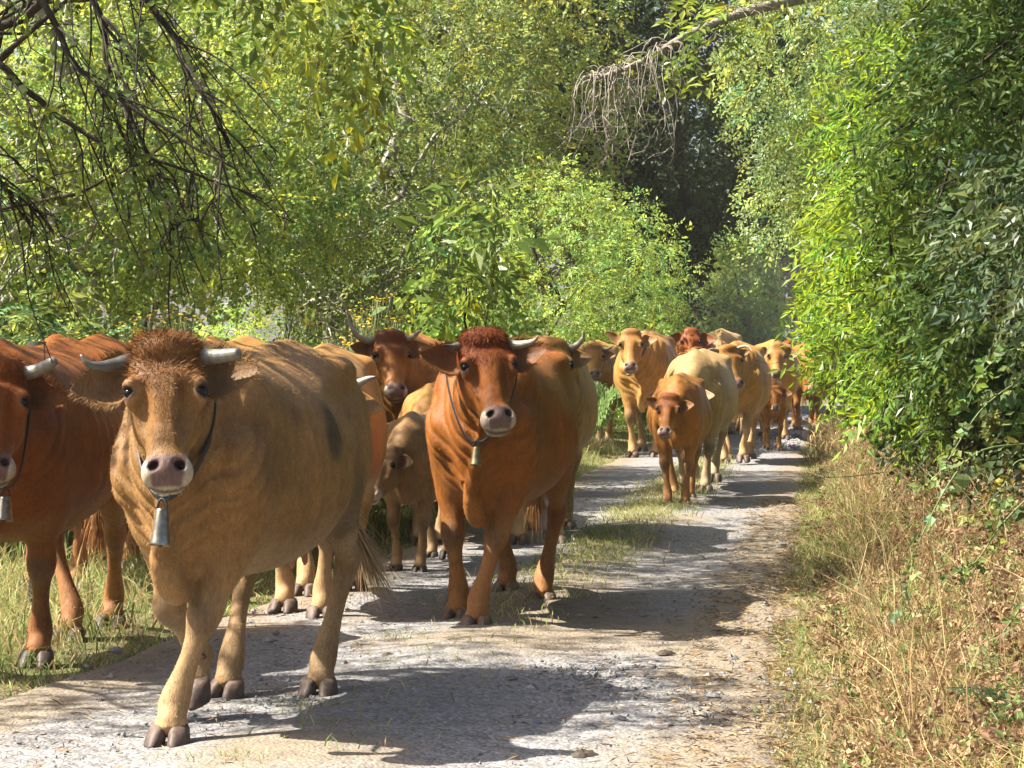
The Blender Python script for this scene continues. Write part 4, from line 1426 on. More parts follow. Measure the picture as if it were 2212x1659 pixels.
def ear_mesh(parent, M, side, L, W, col, inner, rng, hair=True, droop=0.15, fwd=0.0, name='ear', up=0.0):
    """Cupped ear in head coordinates (w, d, h); M maps head coordinates to the animal."""
    nu, nv = 14, 11
    u = np.linspace(0, 1, nu)
    v = np.linspace(-1, 1, nv)
    U, Vv = np.meshgrid(u, v, indexing='ij')
    prof = (np.sin(PI * np.clip(U, 0, 1) ** 0.72) ** 0.62) * (1 - 0.25 * U) * 0.98 + 0.22 * (1 - U) ** 2
    prof = prof * np.clip((1 - U) / 0.06, 0, 1) ** 0.5 + 0.0
    prof = np.maximum(prof, 0.03)
    cup = (1 - 0.55 * U) * 0.55
    ang = Vv * (0.9 + 0.5 * (1 - U))
    half = W * 0.72 * prof
    y = np.sin(ang) / 1.1 * half            # across the ear (along h, down)
    z = -np.cos(ang) * half * cup * 1.5     # depth, the hollow looks along +d
    w = L * U
    h = y + droop * L * U ** 1.3 - up * L * U
    d = z + fwd * L * U + 0.02
    pts = np.stack([side * (w + 0.115), d - 0.055, h + 0.115], -1).reshape(-1, 3)
    # thickness
    outer = pts.copy()
    outer[:, 1] -= 0.006 + 0.012 * np.repeat((1 - u), nv)
    A = np.vstack([pts, outer])
    idx = np.arange(nu * nv).reshape(nu, nv)
    q = np.stack([idx[:-1, :-1], idx[1:, :-1], idx[1:, 1:], idx[:-1, 1:]], -1).reshape(-1, 4)
    q2 = q[:, ::-1] + nu * nv
    rim = []
    loop = list(idx[:, 0]) + list(idx[-1, 1:]) + list(idx[::-1, -1][1:]) + list(idx[0, ::-1][1:])
    for a, b in zip(loop[:-1], loop[1:]):
        rim.append([a, a + nu * nv, b + nu * nv, b])
    faces = np.vstack([q, q2, np.array(rim)])
    if side < 0:
        faces = faces[:, ::-1]
    edge = np.abs(Vv).reshape(-1, 1) ** 3
    ci = np.array(inner) * (1 - edge) + np.array(col) * edge
    cc = np.vstack([ci, np.tile(col, (nu * nv, 1))])
    P = A @ M[:3, :3].T + M[:3, 3]
    o = mesh_obj(name, P, faces, M_COAT, parent, cc)
    if hair:
        n = 420
        uu = rng.uniform(0.02, 0.96, n)
        edgev = np.where(rng.random(n) < 0.55, 1.0, -1.0) * np.where(rng.random(n) < 0.65, 1.0, rng.uniform(0.2, 1, n))
        iu = uu * (nu - 1)
        iv = (edgev + 1) / 2 * (nv - 1)
        g = pts.reshape(nu, nv, 3)
        i0 = np.minimum(iu.astype(int), nu - 2)
        j0 = np.clip(np.round(iv).astype(int), 0, nv - 1)
        f = (iu - i0)[:, None]
        root = g[i0, j0] * (1 - f) + g[i0 + 1, j0] * f
        out = np.stack([side * rng.uniform(0.3, 0.9, n), rng.uniform(-0.1, 0.6, n), edgev * 0.7 + rng.uniform(-.2, .5, n)], 1)
        out /= np.linalg.norm(out, axis=1, keepdims=True)
        nn = np.tile([0, 1.0, 0], (n, 1)) + rng.normal(size=(n, 3)) * 0.3
        mixc = rng.random((n, 1))
        ch = np.array(col) * mixc + np.array(inner) * 1.15 * (1 - mixc)
        sv, sf, sc_ = strands(root, nn * 0.5, out, rng.uniform(0.018, 0.045, n), 0.0022, ch, rng, 0.0)
        mesh_obj('ear_hair', sv @ M[:3, :3].T + M[:3, 3], sf, M_HAIR, o, sc_)
    return o


def hoof_mesh(parent, pos, ax, ay, az, s, rng, dark=0.5):
    """Cloven hoof. pos is the middle of the sole; ax points to the toe, az up."""
    B = Build()
    cl = np.array([0.125, 0.080, 0.056]) * (1 - dark) + np.array([0.030, 0.023, 0.018]) * dark
    ns = 12
    for sd in (-1, 1):
        rings = []
        for t, (fx, rx, rw, z) in enumerate([(0.030, 0.064, 0.0365, 0.0), (0.026, 0.064, 0.0375, 0.012), (0.010, 0.056, 0.0370, 0.035),
                                            (-0.006, 0.048, 0.0350, 0.058), (-0.016, 0.034, 0.0260, 0.074)]):
            a = np.arange(ns) * 2 * PI / ns
            ex = np.where(np.cos(a) > 0, np.cos(a) ** 1.0 * rx * 1.15, np.cos(a) * rx * 0.85)
            taper = 1 - 0.35 * np.clip(np.cos(a), 0, 1) ** 2
            yy = sd * (0.0375 + 0.010 * (1 - z / 0.075)) + np.sin(a) * rw * taper - sd * 0.010 * np.clip(np.cos(a), 0, 1)
            rings.append(np.stack([fx + ex, yy, np.full(ns, z)], 1))
        R = np.array(rings) * s
        V = R.reshape(-1, 3)
        W = pos + V[:, :1] * ax + V[:, 1:2] * ay + V[:, 2:] * az
        idx = np.arange(len(V)).reshape(len(rings), ns)
        q = np.stack([idx[:-1], np.roll(idx[:-1], -1, 1), np.roll(idx[1:], -1, 1), idx[1:]], -1).reshape(-1, 4)
        zz = np.repeat([0, .012, .035, .058, .074], ns) / 0.074
        c = cl * (0.75 + 0.6 * zz[:, None] * rng.uniform(0.5, 1.3)) * (1 + 0.22 * rng.normal(size=(len(V), 1)))
        n0 = B.n
        B.add(W, q, np.clip(c, 0.01, 1))
        for cp in (idx[0][::-1], idx[-1]):
            B.f3.append(np.array([[cp[0], cp[i], cp[i + 1]] for i in range(1, ns - 1)]) + n0)
        # dew claw
        a = np.arange(6) * PI / 3
        dv = [pos + s * (-0.072 * ax + sd * 0.03 * ay + 0.135 * az) + s * 0.014 * (np.cos(x) * ay + np.sin(x) * az) for x in a]
        dv.append(pos + s * (-0.092 * ax + sd * 0.034 * ay + 0.118 * az))
        n0 = B.n
        B.add(np.array(dv), np.array([[i, (i + 1) % 6, 6] for i in range(6)]), cl * 0.8)
    return B.obj('hoof', M_HOOF, parent)


def make_cow(label, cat, group, x, y, heading, coat, scale=1.0, legs=None, poll=(1.03, 0.0, 1.43), pitch=28.0, yaw=0.0, roll=0.0,
             girth=1.0, leg=1.0, headk=1.0, horns=None, res=0.016, hres=None, hair=0, poll_hair=0, calf=False, tail=None,
             sink=0.0, ear=None, seed=1, name='cow', face=None, stains=(), feat=True, udder=True, hoofdark=0.5, paleleg=0.6,
             ruff=0.0, head_only_detail=False, mott=1.0, hairdir=1.0):
    rng = np.random.default_rng(seed)
    root = empty(name, (x, y, sink), math.radians(-90 - heading), scale)
    tag(root, label, cat, group)
    lz = leg - 1.0                                     # extra leg length lifts the trunk
    up = 0.62 * lz
    g = girth
    # ---- joints
    legs = legs or {}
    default = {'FL': (0.03, 0.13, 0.0), 'FR': (-0.02, 0.13, 0.0), 'HL': (0.0, 0.14, 0.0), 'HR': (0.0, 0.14, 0.0)}
    J = {}
    for nm in ('FL', 'FR', 'HL', 'HR'):
        dx, fy, lift = legs.get(nm, default[nm])
        sd = 1 if nm[1] == 'L' else -1
        flex = lift * 2.4
        if nm[0] == 'F':
            sh = np.array([0.52 + 0.10 * dx, sd * 0.205 * g, 1.02 + up])
            E = np.array([0.44 + 0.30 * dx, sd * 0.185 * g, 0.80 + up])
            foot = np.array([0.50 + dx, sd * fy, lift])
            fet = foot + np.array([-0.055 - 0.05 * min(1, flex), 0, 0.145 + 0.01 * flex])
            kn = ik(E, fet, 0.365 * (1 + 0.9 * lz), 0.305 * (1 + 0.9 * lz), 1.0)
            kn[0] += 0.01
        else:
            sh = np.array([-0.55 + 0.05 * dx, sd * 0.20 * g, 1.10 + up])
            E = np.array([-0.40 + 0.18 * dx, sd * 0.235 * g, 0.82 + up])
            foot = np.array([-0.66 + dx, sd * fy, lift])
            fet = foot + np.array([-0.06 - 0.05 * min(1, flex), 0, 0.145 + 0.01 * flex])
            kn = ik(E, fet, 0.44 * (1 + 0.8 * lz), 0.42 * (1 + 0.9 * lz), -1.0)
        J[nm] = (sh, E, kn, fet, foot, lift)
    # ---- head frame
    Pp = np.array(poll, float) + np.array([0, 0, up])
    t = math.radians(pitch)
    Rz = np.array(Matrix.Rotation(math.radians(yaw), 3, 'Z'))
    W0, H0, D0 = np.array([0, 1.0, 0]), np.array([math.sin(t), 0, -math.cos(t)]), np.array([math.cos(t), 0, math.sin(t)])
    Rr = np.array(Matrix.Rotation(math.radians(roll), 3, Vector(D0)))
    Wv, Dv, Hv = [Rz @ Rr @ a for a in (W0, D0, H0)]
    M = np.eye(4)
    M[:3, 0], M[:3, 1], M[:3, 2], M[:3, 3] = Wv * headk, Dv * headk, Hv * headk, Pp
    hd = lambda w, d, h: M[:3, :3] @ np.array([w, d, h]) + Pp
    # ---- field
    hlo = np.min([hd(a, b, c) for a in (-.17, .17) for b in (-.25, .09) for c in (-.05, .57)], 0)
    hhi = np.max([hd(a, b, c) for a in (-.17, .17) for b in (-.25, .09) for c in (-.05, .57)], 0)
    hres = hres or res

    def axis(lo, hi, l2, h2):
        out = [lo]
        while out[-1] < hi:
            out.append(out[-1] + (hres if l2 <= out[-1] <= h2 else res))
        return out
    ymax = max(0.47 * g, abs(hlo[1]) + 0.02, abs(hhi[1]) + 0.02)
    Fd = Field(axis(-1.03, max(0.95, hhi[0] + 0.04), hlo[0], hhi[0]), axis(-ymax, ymax, hlo[1], hhi[1]),
               axis(-0.03, max(1.5 + up, hhi[2] + 0.04), hlo[2], hhi[2]))
    st = np.array([(-0.89, 1.22, 1.02, 0.085, 1.12), (-0.83, 1.33, 0.86, 0.18, 1.08), (-0.66, 1.385, 0.74, 0.255, 1.06),
                   (-0.48, 1.40, 0.67, 0.305, 1.02), (-0.22, 1.365, 0.585, 0.365, 0.93), (0.05, 1.35, 0.545, 0.375, 0.90),
                   (0.28, 1.365, 0.545, 0.345, 0.91), (0.46, 1.385, 0.56, 0.295, 0.93), (0.60, 1.34, 0.61, 0.245, 0.94),
                   (0.72, 1.20, 0.74, 0.15, 0.95)])
    st[:, 3] *= g
    mid = 1.0
    st[:, 2] = mid + (st[:, 2] - mid) * (0.35 + 0.65 * g)
    st[:, [1, 2, 4]] += up
    Fd.torso(st, 0.04)
    for sd in (-1, 1):
        # hook bone, pin bone, thigh, shoulder blade
        Fd.ell((-0.50, sd * 0.228 * g, 1.292 + up), (0.085, 0.055, 0.050), 0.085)
        Fd.ell((-0.84, sd * 0.105 * g, 1.255 + up), (0.055, 0.045, 0.05), 0.04)
        Fd.ell((0.45, sd * 0.185 * g, 1.06 + up), (0.13, 0.090, 0.25), 0.05)
        Fd.ell((0.645, sd * 0.175 * g, 0.93 + up), (0.085, 0.085, 0.12), 0.045)
        # hollow of the flank
        Fd.ell((-0.30, sd * (0.40 * g), 1.19 + up), (0.17, 0.10, 0.10), 0.10, 'sub')
        if feat:
            for i, rx in enumerate((-0.12, -0.03, 0.06, 0.15, 0.24)):
                Fd.sweep([(rx, sd * 0.30 * g, 1.14 + up), (rx - 0.03, sd * 0.372 * g, 0.95 + up), (rx - 0.04, sd * 0.345 * g, 0.78 + up)],
                         [(0.008, 0.010, 0.010)] * 3, (1, 0, 0), 0.04)
    # spine and withers
    Fd.sweep([(-0.80, 0, 1.335 + up), (-0.5, 0, 1.385 + up), (-0.1, 0, 1.345 + up), (0.25, 0, 1.350 + up), (0.44, 0, 1.385 + up), (0.62, 0, 1.33 + up)],
             [(0.035, 0.03, 0.03)] * 6, (0, 1, 0), 0.05)
    for nm, (sh, E, kn, fet, foot, lift) in J.items():
        sd = 1 if nm[1] == 'L' else -1
        fl = lift * 2.4
        cor = fet * 0.32 + foot * 0.68 + np.array([-0.005, 0, 0.032])
        if nm[0] == 'F':
            lt = (0.0, 1.0, 0.0)
            Fd.sweep([sh + (0.06, 0, 0.0), (sh + E) / 2 + (0.05, 0, 0), E + (0.03, 0, 0)],
                     [(0.085 * g, 0.13, 0.13), (0.095 * g, 0.125, 0.13), (0.088, 0.10, 0.10)], lt, 0.04)
            Fd.sweep([E + (0.0, 0, 0.05), E * 0.62 + kn * 0.38, E * 0.25 + kn * 0.75, kn, kn * 0.72 + fet * 0.28, kn * 0.4 + fet * 0.6,
                      fet, fet * 0.45 + foot * 0.55 + (0, 0, .03), cor],
                     [(0.100, 0.11, 0.12), (0.086, 0.082, 0.088), (0.060, 0.058, 0.060), (0.066, 0.065, 0.056), (0.042, 0.038, 0.042),
                      (0.038, 0.035, 0.041), (0.056, 0.050, 0.056), (0.049, 0.045, 0.050), (0.062, 0.058, 0.058)], lt, 0.05, n=26)
        else:
            lt = (0.0, 1.0, 0.0)
            Fd.sweep([(-0.66, sh[1] * 0.9, 1.13 + up), (sh + E) / 2 + (-0.06, 0, -0.01), E + (-0.02, 0, 0.0)],
                     [(0.105 * g, 0.17, 0.19), (0.120 * g, 0.19, 0.19), (0.095, 0.12, 0.13)], lt, 0.08)
            Fd.sweep([E + (-0.03, 0, 0.0), E * 0.55 + kn * 0.45, E * 0.2 + kn * 0.8 + (-.005, 0, 0), kn, kn * 0.75 + fet * 0.25,
                      kn * 0.4 + fet * 0.6, fet, fet * 0.45 + foot * 0.55 + (0, 0, .03), cor],
                     [(0.100, 0.14, 0.15), (0.082, 0.090, 0.105), (0.048, 0.062, 0.066), (0.056, 0.070, 0.062), (0.040, 0.047, 0.045),
                      (0.036, 0.038, 0.041), (0.055, 0.050, 0.056), (0.048, 0.044, 0.050), (0.060, 0.058, 0.058)], lt, 0.05, n=26)
    # neck
    nb = hd(0, -0.115, 0.10)
    n0 = np.array([0.36, 0, 1.03 + up])
    n1 = np.array([0.62, 0, 1.06 + up])
    n2 = (n1 * 0.42 + nb * 0.58) + np.array([0, 0, -0.005])
    gy = 0.5 + 0.5 * g
    Fd.sweep([n0, n1, n2, nb], [(0.21 * gy, 0.31, 0.36), (0.175 * gy, 0.27, 0.34), (0.130 * gy, 0.155, 0.225), (0.105 * headk, 0.098 * headk, 0.15 * headk)],
             (0, 1, 0), 0.055, n=18)
    # brisket and dewlap
    Fd.sweep([(0.60, 0, 0.80 + up), (0.70, 0, 0.74 + up), (0.66, 0, 0.64 + up)], [(0.115 * g, 0.12, 0.12), (0.085 * g, 0.09, 0.09), (0.065, 0.07, 0.07)], (0, 1, 0), 0.07)
    th = hd(0, -0.20, 0.26)
    dl = [th, th * 0.62 + np.array([0.74, 0, 0.80 + up]) * 0.38 + (0.0, 0, -0.04), np.array([0.80, 0.01, 0.80 + up]), np.array([0.765, -0.012, 0.63 + up]),
          np.array([0.70, 0, 0.535 + up]), np.array([0.60, 0, 0.56 + up])]
    if not calf:
        Fd.sweep(dl, [(0.03, 0.05, 0.05), (0.028, 0.08, 0.08), (0.030, 0.085, 0.085), (0.048, 0.070, 0.070), (0.045, 0.05, 0.05), (0.03, 0.04, 0.04)], (0, 1, 0), 0.026, n=22)
    if udder and not calf:
        Fd.ell((-0.42, 0, 0.645 + up), (0.15, 0.11, 0.09), 0.06)
        for ux in (-0.50, -0.34):
            for sd in (-1, 1):
                Fd.sweep([(ux, sd * 0.07, 0.60 + up), (ux, sd * 0.08, 0.525 + up)], [(0.022, .022, .022), (0.014, .014, .014)], (0, 1, 0), 0.02)
    # head
    R3 = np.stack([Wv, Dv, Hv])
    K = headk
    hs = [(0.046, 0.106, 0.038, -0.11), (0.072, 0.124, 0.046, -0.15), (0.11, 0.127, 0.050, -0.185), (0.18, 0.125, 0.052, -0.21),
          (0.24, 0.108, 0.050, -0.215), (0.31, 0.086, 0.048, -0.192), (0.38, 0.071, 0.046, -0.145), (0.44, 0.067, 0.036, -0.108), (0.49, 0.062, 0.018, -0.085)]
    hp = [hd(0, (f + b) / 2, h) for h, w, f, b in hs]
    hr = [(w * K, (f - b) / 2 * K, (f - b) / 2 * K) for h, w, f, b in hs]
    Fd.sweep(hp, hr, Wv, 0.05, n=22, p=2.7)
    Fd.ell(hd(0, -0.035, 0.046), np.array((0.095, 0.070, 0.040)) * K, 0.045, R=R3)          # poll
    Fd.ell(hd(0, 0.008, 0.465), np.array((0.068, 0.054, 0.062)) * K, 0.022, R=R3)            # muzzle
    Fd.ell(hd(0, -0.058, 0.496), np.array((0.056, 0.046, 0.034)) * K, 0.008, R=R3)         # lower lip
    for sd in (-1, 1):
        Fd.ell(hd(sd * 0.054, -0.002, 0.480), np.array((0.032, 0.047, 0.044)) * K, 0.018, R=R3)
        Fd.sweep([hd(sd * 0.108, -0.02, 0.225), hd(sd * 0.092, -0.02, 0.29), hd(sd * 0.076, -0.015, 0.35)], np.array([(0.016, 0.016, 0.016), (0.013, 0.013, 0.013), (0.008, 0.008, 0.008)]) * K, Wv, 0.02)   # cheek bone   # cheek of the muzzle
        Fd.ell(hd(sd * 0.108, 0.006, 0.172), np.array((0.034, 0.042, 0.026)) * K, 0.022, R=R3)    # brow
        Fd.ell(hd(sd * 0.104, -0.004, 0.210), np.array((0.034, 0.040, 0.036)) * K, 0.025, R=R3)
        Fd.ell(hd(sd * 0.080, -0.12, 0.245), np.array((0.036, 0.07, 0.095)) * K, 0.03, R=R3)    # masseter
        Fd.ell(hd(sd * 0.075, 0.050, 0.285), np.array((0.020, 0.05, 0.09)) * K, 0.04, 'sub', R=R3)  # hollow beside the nose
        Fd.ell(hd(sd * 0.130, 0.018, 0.2015), np.array((0.024, 0.026, 0.0150)) * K, 0.007, 'sub', R=R3)  # socket
        nd = np.stack([(Wv * 0.85 + sd * Hv * 0.5), Dv, (Hv * 0.85 - sd * Wv * 0.5)])
        nd /= np.linalg.norm(nd, axis=1, keepdims=True)
        Fd.ell(hd(sd * 0.043, 0.058, 0.470), np.array((0.023, 0.034, 0.015)) * K, 0.008, 'sub', R=nd)  # nostril
    P, Q = Fd.mesh()
    P = laplace(P, Q, 2, 0.45)
    Nn = vnormals(P, Q)
    # loose skin: folds across the neck, creases behind the elbow, uneven muscle
    na = nb - n1
    nl = np.linalg.norm(na)
    na = na / nl
    tt = ((P - n1) @ na) / nl
    qh_ = (P - Pp) @ Hv / K
    qd_ = (P - Pp) @ Dv / K
    onneck = sstep(-0.9, -0.2, tt) * sstep(0.98, 0.75, tt) * sstep(0.42, 0.58, P[:, 0]) * sstep(0.55, 0.75, P[:, 2] - up) * sstep(-0.10, -0.19, qd_) * sstep(1.42, 1.2, P[:, 2] - up)
    wave = np.sin(2 * PI * (tt * 5.5 + 0.22 * sinnoise(P, 5.0, seed + 2, 2) + 0.9 * (P[:, 2] - 1.0)))
    disp = 0.0115 * onneck * (0.55 * wave - 0.45 * np.abs(wave)) * (0.4 if calf else 1.0)
    away = sstep(-0.17, -0.25, qd_) + (P[:, 0] < 0.75)
    disp = disp + np.clip(away, 0, 1) * (0.0050 * sinnoise(P, 7.0, seed + 21, 2) + 0.0018 * sinnoise(P, 26.0, seed + 22, 2)) * sstep(0.25, 0.6, P[:, 2] - up)
    P = P + Nn * disp[:, None]
    Nn = vnormals(P, Q)
    # ---- colours
    body, dark, pale = [np.array(c) for c in COATS[coat]]
    n1_ = sinnoise(P, 3.2, seed + 5)[:, None]
    n2_ = sinnoise(P, 14.0, seed + 9)[:, None]
    C = body * (1 + (0.13 * n1_ + 0.07 * n2_) * mott)
    z = P[:, 2:3] - up
    mixin = lambda C, col, w: C * (1 - w) + np.array(col) * w
    inner = np.clip(1 - np.abs(P[:, 1:2]) / (0.20 * g), 0, 1)
    belly = sstep(0.80, 0.55, z + 0.05 * n2_) * sstep(-0.15, -0.75, Nn[:, 2:3]) * sstep(0.72, 0.5, P[:, :1])
    C = mixin(C, pale, 0.75 * belly)
    legw = sstep(0.74, 0.34, z + 0.05 * n1_)
    C = mixin(C, pale * 0.9 + body * 0.1, paleleg * legw * (0.62 + 0.38 * sstep(0.05, 0.0, P[:, 1:2] * np.sign(P[:, 1:2]) - 0.16)))
    lowin = sstep(0.95, 0.6, z) * inner * sstep(0.3, -0.4, P[:, :1])
    C = mixin(C, pale, 0.4 * lowin)
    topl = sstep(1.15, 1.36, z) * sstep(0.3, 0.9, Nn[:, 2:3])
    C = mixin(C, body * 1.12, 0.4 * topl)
    for nm, (sh, E, kn, fet, foot, lift) in J.items():
        dk = np.linalg.norm(P - (kn + np.array([0.04 if nm[0] == 'F' else -0.03, 0, -0.01])), axis=1)[:, None]
        C = mixin(C, np.array((0.09, 0.06, 0.04)), (0.62 if nm[0] == 'F' else 0.25) * sstep(0.085, 0.02, dk + 0.02 * n2_))
        df = np.linalg.norm(P - (fet + np.array([-0.03, 0, -0.02])), axis=1)[:, None]
        C = mixin(C, dark * 0.9 + 0.03, 0.35 * sstep(0.12, 0.03, df))
    # udder
    du = np.linalg.norm((P - np.array([-0.42, 0, 0.56 + up])) / np.array([0.2, 0.16, 0.13]), axis=1)[:, None]
    if udder and not calf:
        C = mixin(C, (0.46, 0.21, 0.15), 0.85 * sstep(1.15, 0.8, du) * sstep(0.66, 0.56, z))
    # head markings in head coordinates
    q = (P - Pp) @ R3.T / K
    w_, d_, h_ = q[:, :1], q[:, 1:2], q[:, 2:3]
    onhead = sstep(-0.24, -0.16, d_) * sstep(-0.08, -0.02, h_) * sstep(0.62, 0.57, h_) * sstep(0.2, 0.15, np.abs(w_))
    fc = {'forehead': 0.5, 'muzzle': 0.9, 'eye': 0.7, 'blaze': 0.0}
    fc.update(face or {})
    C = mixin(C, dark, onhead * fc['forehead'] * sstep(0.32 + 0.05, 0.12, h_ + 0.06 * n2_))
    C = mixin(C, dark * 0.55 + body * 0.2, onhead * 0.45 * sstep(0.25, 0.36, h_) * sstep(0.46, 0.39, h_) * sstep(0.0, 0.03, d_) * sstep(0.07, 0.03, np.abs(w_)) * fc['forehead'])
    mz = onhead * sstep(0.418, 0.452, h_ + 0.012 * n2_ + 0.35 * np.clip(0.05 - np.abs(w_), -0.05, 0.05) * -0.6)
    C = mixin(C, (0.40, 0.33, 0.25), fc['muzzle'] * mz)
    pad = onhead * sstep(0.428, 0.440, h_) * sstep(0.070, 0.060, np.abs(w_) + 0.22 * np.clip(h_ - 0.455, -0.03, 0.1)) * sstep(-0.012, 0.008, d_) * sstep(0.535, 0.528, h_)
    C = mixin(C, (0.135, 0.078, 0.068), 0.94 * pad)
    C = mixin(C, (0.045, 0.028, 0.026), onhead * sstep(0.512, 0.517, h_) * sstep(-0.040, -0.025, d_) * sstep(0.0, -0.012, d_) * 0.8)
    for sd in (-1, 1):
        de = np.sqrt((w_ - sd * 0.125) ** 2 + (d_ - 0.012) ** 2 * 0.8 + ((h_ - 0.200) * 1.05) ** 2)
        C = mixin(C, body * 0.7 + pale * 0.4, 0.6 * onhead * fc['eye'] * sstep(0.058, 0.030, de + 0.006 * n2_))
        C = mixin(C, (0.055, 0.03, 0.026), onhead * sstep(0.035, 0.026, de))
        dn = np.sqrt((w_ - sd * 0.043) ** 2 + (h_ - 0.470) ** 2)
        C = mixin(C, (0.018, 0.009, 0.008), onhead * sstep(0.026, 0.014, dn) * sstep(0.062, 0.044, d_))
    rs_ = np.random.default_rng(seed + 400)
    auto = [(rs_.uniform(-0.9, -0.45), sd * rs_.uniform(0.2, 0.36) * g, rs_.uniform(0.55, 1.05) + up, rs_.uniform(0.06, 0.15), (0.085, 0.055, 0.03)) for sd in (-1, 1, -1, 1)]
    for nm in J:
        auto.append((J[nm][2][0], J[nm][2][1], J[nm][2][2] - 0.05, 0.10, (0.12, 0.08, 0.048)))
    for (sx, sy, sz, sr, sc_) in auto:
        dd = np.linalg.norm((P - np.array([sx, sy, sz])) * np.array([1, 1, 0.6]), axis=1)[:, None]
        C = mixin(C, sc_, 0.45 * sstep(sr, sr * 0.2, dd + 0.55 * sr * np.abs(n2_)))
    for (sx, sy, sz, sr, sc_) in stains:
        dd = np.linalg.norm((P - np.array([sx, sy, sz])) * np.array([1, 1, 0.8]), axis=1)[:, None]
        C = mixin(C, sc_, 0.8 * sstep(sr, sr * 0.35, dd + 0.3 * sr * n2_))
    C = np.clip(C, 0.004, 1)
    bo = mesh_obj('body', P, Q, M_COAT, root, C)
    # ---- eyes
    for sd in (-1, 1):
        B = Build()
        nu, nv = 10, 14
        a = np.linspace(0, PI, nu)
        b = np.arange(nv) * 2 * PI / nv
        V = np.stack([np.outer(np.sin(a), np.cos(b)), np.outer(np.sin(a), np.sin(b)), np.outer(np.cos(a), np.ones(nv))], -1).reshape(-1, 3)
        V = V * np.array([0.0215, 0.0215, 0.0165]) + np.array([sd * 0.1165, 0.0115, 0.2015])
        idx = np.arange(nu * nv).reshape(nu, nv)
        qd = np.stack([idx[:-1], np.roll(idx[:-1], -1, 1), np.roll(idx[1:], -1, 1), idx[1:]], -1).reshape(-1, 4)
        B.add(V @ M[:3, :3].T + Pp, qd)
        B.obj('eye', M_EYE, root)
        if hair:
            nl_ = 26
            ta = rng.uniform(-1.1, 1.1, nl_)
            rt_ = np.stack([sd * (0.128 - 0.010 * np.abs(ta)), 0.020 + 0.018 * np.sin(ta) * 0.8, 0.1875 + 0.006 * ta ** 2], 1)
            dr_ = np.stack([np.full(nl_, sd * 0.75), 0.35 + 0.5 * np.sin(ta), np.full(nl_, 0.18)], 1) + rng.normal(0, 0.1, (nl_, 3))
            lv, lf, lc = strands(rt_, np.tile([0, 0.1, -0.5], (nl_, 1)), dr_, rng.uniform(0.018, 0.030, nl_), 0.0022, np.tile([[0.10, 0.06, 0.035]], (nl_, 1)), rng, 0.0)
            mesh_obj('eyelash', lv @ M[:3, :3].T + Pp, lf, M_HAIR, root, lc)['kind'] = 'stuff'
    # ---- ears, horns
    ep = {'L': 0.215, 'W': 0.150, 'droop': 0.12, 'fwd': 0.0, 'up': 0.0}
    ep.update(ear or {})
    for sd in (-1, 1):
        kw = dict(ep)
        for k2 in ('droop', 'fwd', 'up'):
            if isinstance(kw[k2], tuple):
                kw[k2] = kw[k2][0 if sd < 0 else 1]
        ear_mesh(root, M, sd, kw['L'], kw['W'], body * 0.8 + dark * 0.2, dark * 0.45 + pale * 0.25, rng, hair > 0, kw['droop'], kw['fwd'], up=kw['up'])
    for hn in (horns or ()):
        pts = np.array([hd(*c) for c in hn['pts']])
        horn_mesh('horn', pts, hn.get('r', 0.03) * K, root, hn.get('cut', False), hn.get('base', (0.27, 0.225, 0.16)), hn.get('tip', (0.035, 0.028, 0.024)), hn.get('tipfrom', 0.6))
    # ---- hooves
    for nm, (sh, E, kn, fet, foot, lift) in J.items():
        tilt = min(1.0, lift * 4.5)
        ax = np.array([math.cos(tilt), 0, -math.sin(tilt)])
        az = np.array([math.sin(tilt), 0, math.cos(tilt)])
        toe = (0.10 if nm[1] == 'L' else -0.10)
        ax2 = ax * math.cos(toe) + np.array([0, math.sin(toe), 0])
        ay = np.cross(az, ax2)
        hoof_mesh(root, foot, ax2, ay, az, 0.98 if not calf else 0.90, rng, hoofdark)
    # ---- tail
    tp = tail or [(-0.86, 0, 1.30), (-0.93, 0.0, 1.22), (-0.945, 0.01, 1.0), (-0.93, 0.02, 0.75), (-0.92, 0.03, 0.55)]
    tp = np.array(tp) + np.array([0, 0, up])
    tl = catmull(tp, 16)
    B = Build()
    tr = np.interp(np.linspace(0, 1, 16), [0, .15, .6, 1], [0.05, 0.032, 0.02, 0.014])
    B.tube(tl, tr, 8, body)
    to = B.obj('tail', M_COAT, root)
    ns = 500 if hair else 140
    rt = rng.uniform(0.72, 1.0, ns)
    ri = rt * 15
    i0 = np.minimum(ri.astype(int), 14)
    rp = tl[i0] + (tl[i0 + 1] - tl[i0]) * (ri - i0)[:, None]
    td = tl[-1] - tl[-3]
    td /= np.linalg.norm(td)
    dd = td + rng.normal(size=(ns, 3)) * 0.16
    nrm = rng.normal(size=(ns, 3)) * 0.35
    sv, sf, sc2 = strands(rp, nrm, dd, rng.uniform(0.14, 0.30, ns), 0.004 if hair else 0.009, np.clip((pale * 0.75 + body * 0.25) * rng.uniform(0.7, 1.3, (ns, 1)), 0, 1), rng, -0.12)
    mesh_obj('tail_switch', sv, sf, M_HAIR, to, sc2)
    # ---- coat hair
    if hair:
        A = np.linalg.norm(np.cross(P[Q[:, 2]] - P[Q[:, 0]], P[Q[:, 3]] - P[Q[:, 1]]), axis=1)
        A = A * np.where(P[Q[:, 0], 2] - up > 0.15, 1, 0.6)
        fi = rng.choice(len(Q), hair, p=A / A.sum())
        w = rng.dirichlet((1, 1, 1, 1), hair)
        rp = (P[Q[fi]] * w[:, :, None]).sum(1)
        rn = Nn[Q[fi]].mean(1)
        rc = C[Q[fi]].mean(1)
        qq = (rp - Pp) @ R3.T / K
        face_ = (qq[:, 1] > -0.16) & (qq[:, 2] > -0.03) & (qq[:, 2] < 0.56) & (np.abs(qq[:, 0]) < 0.17)
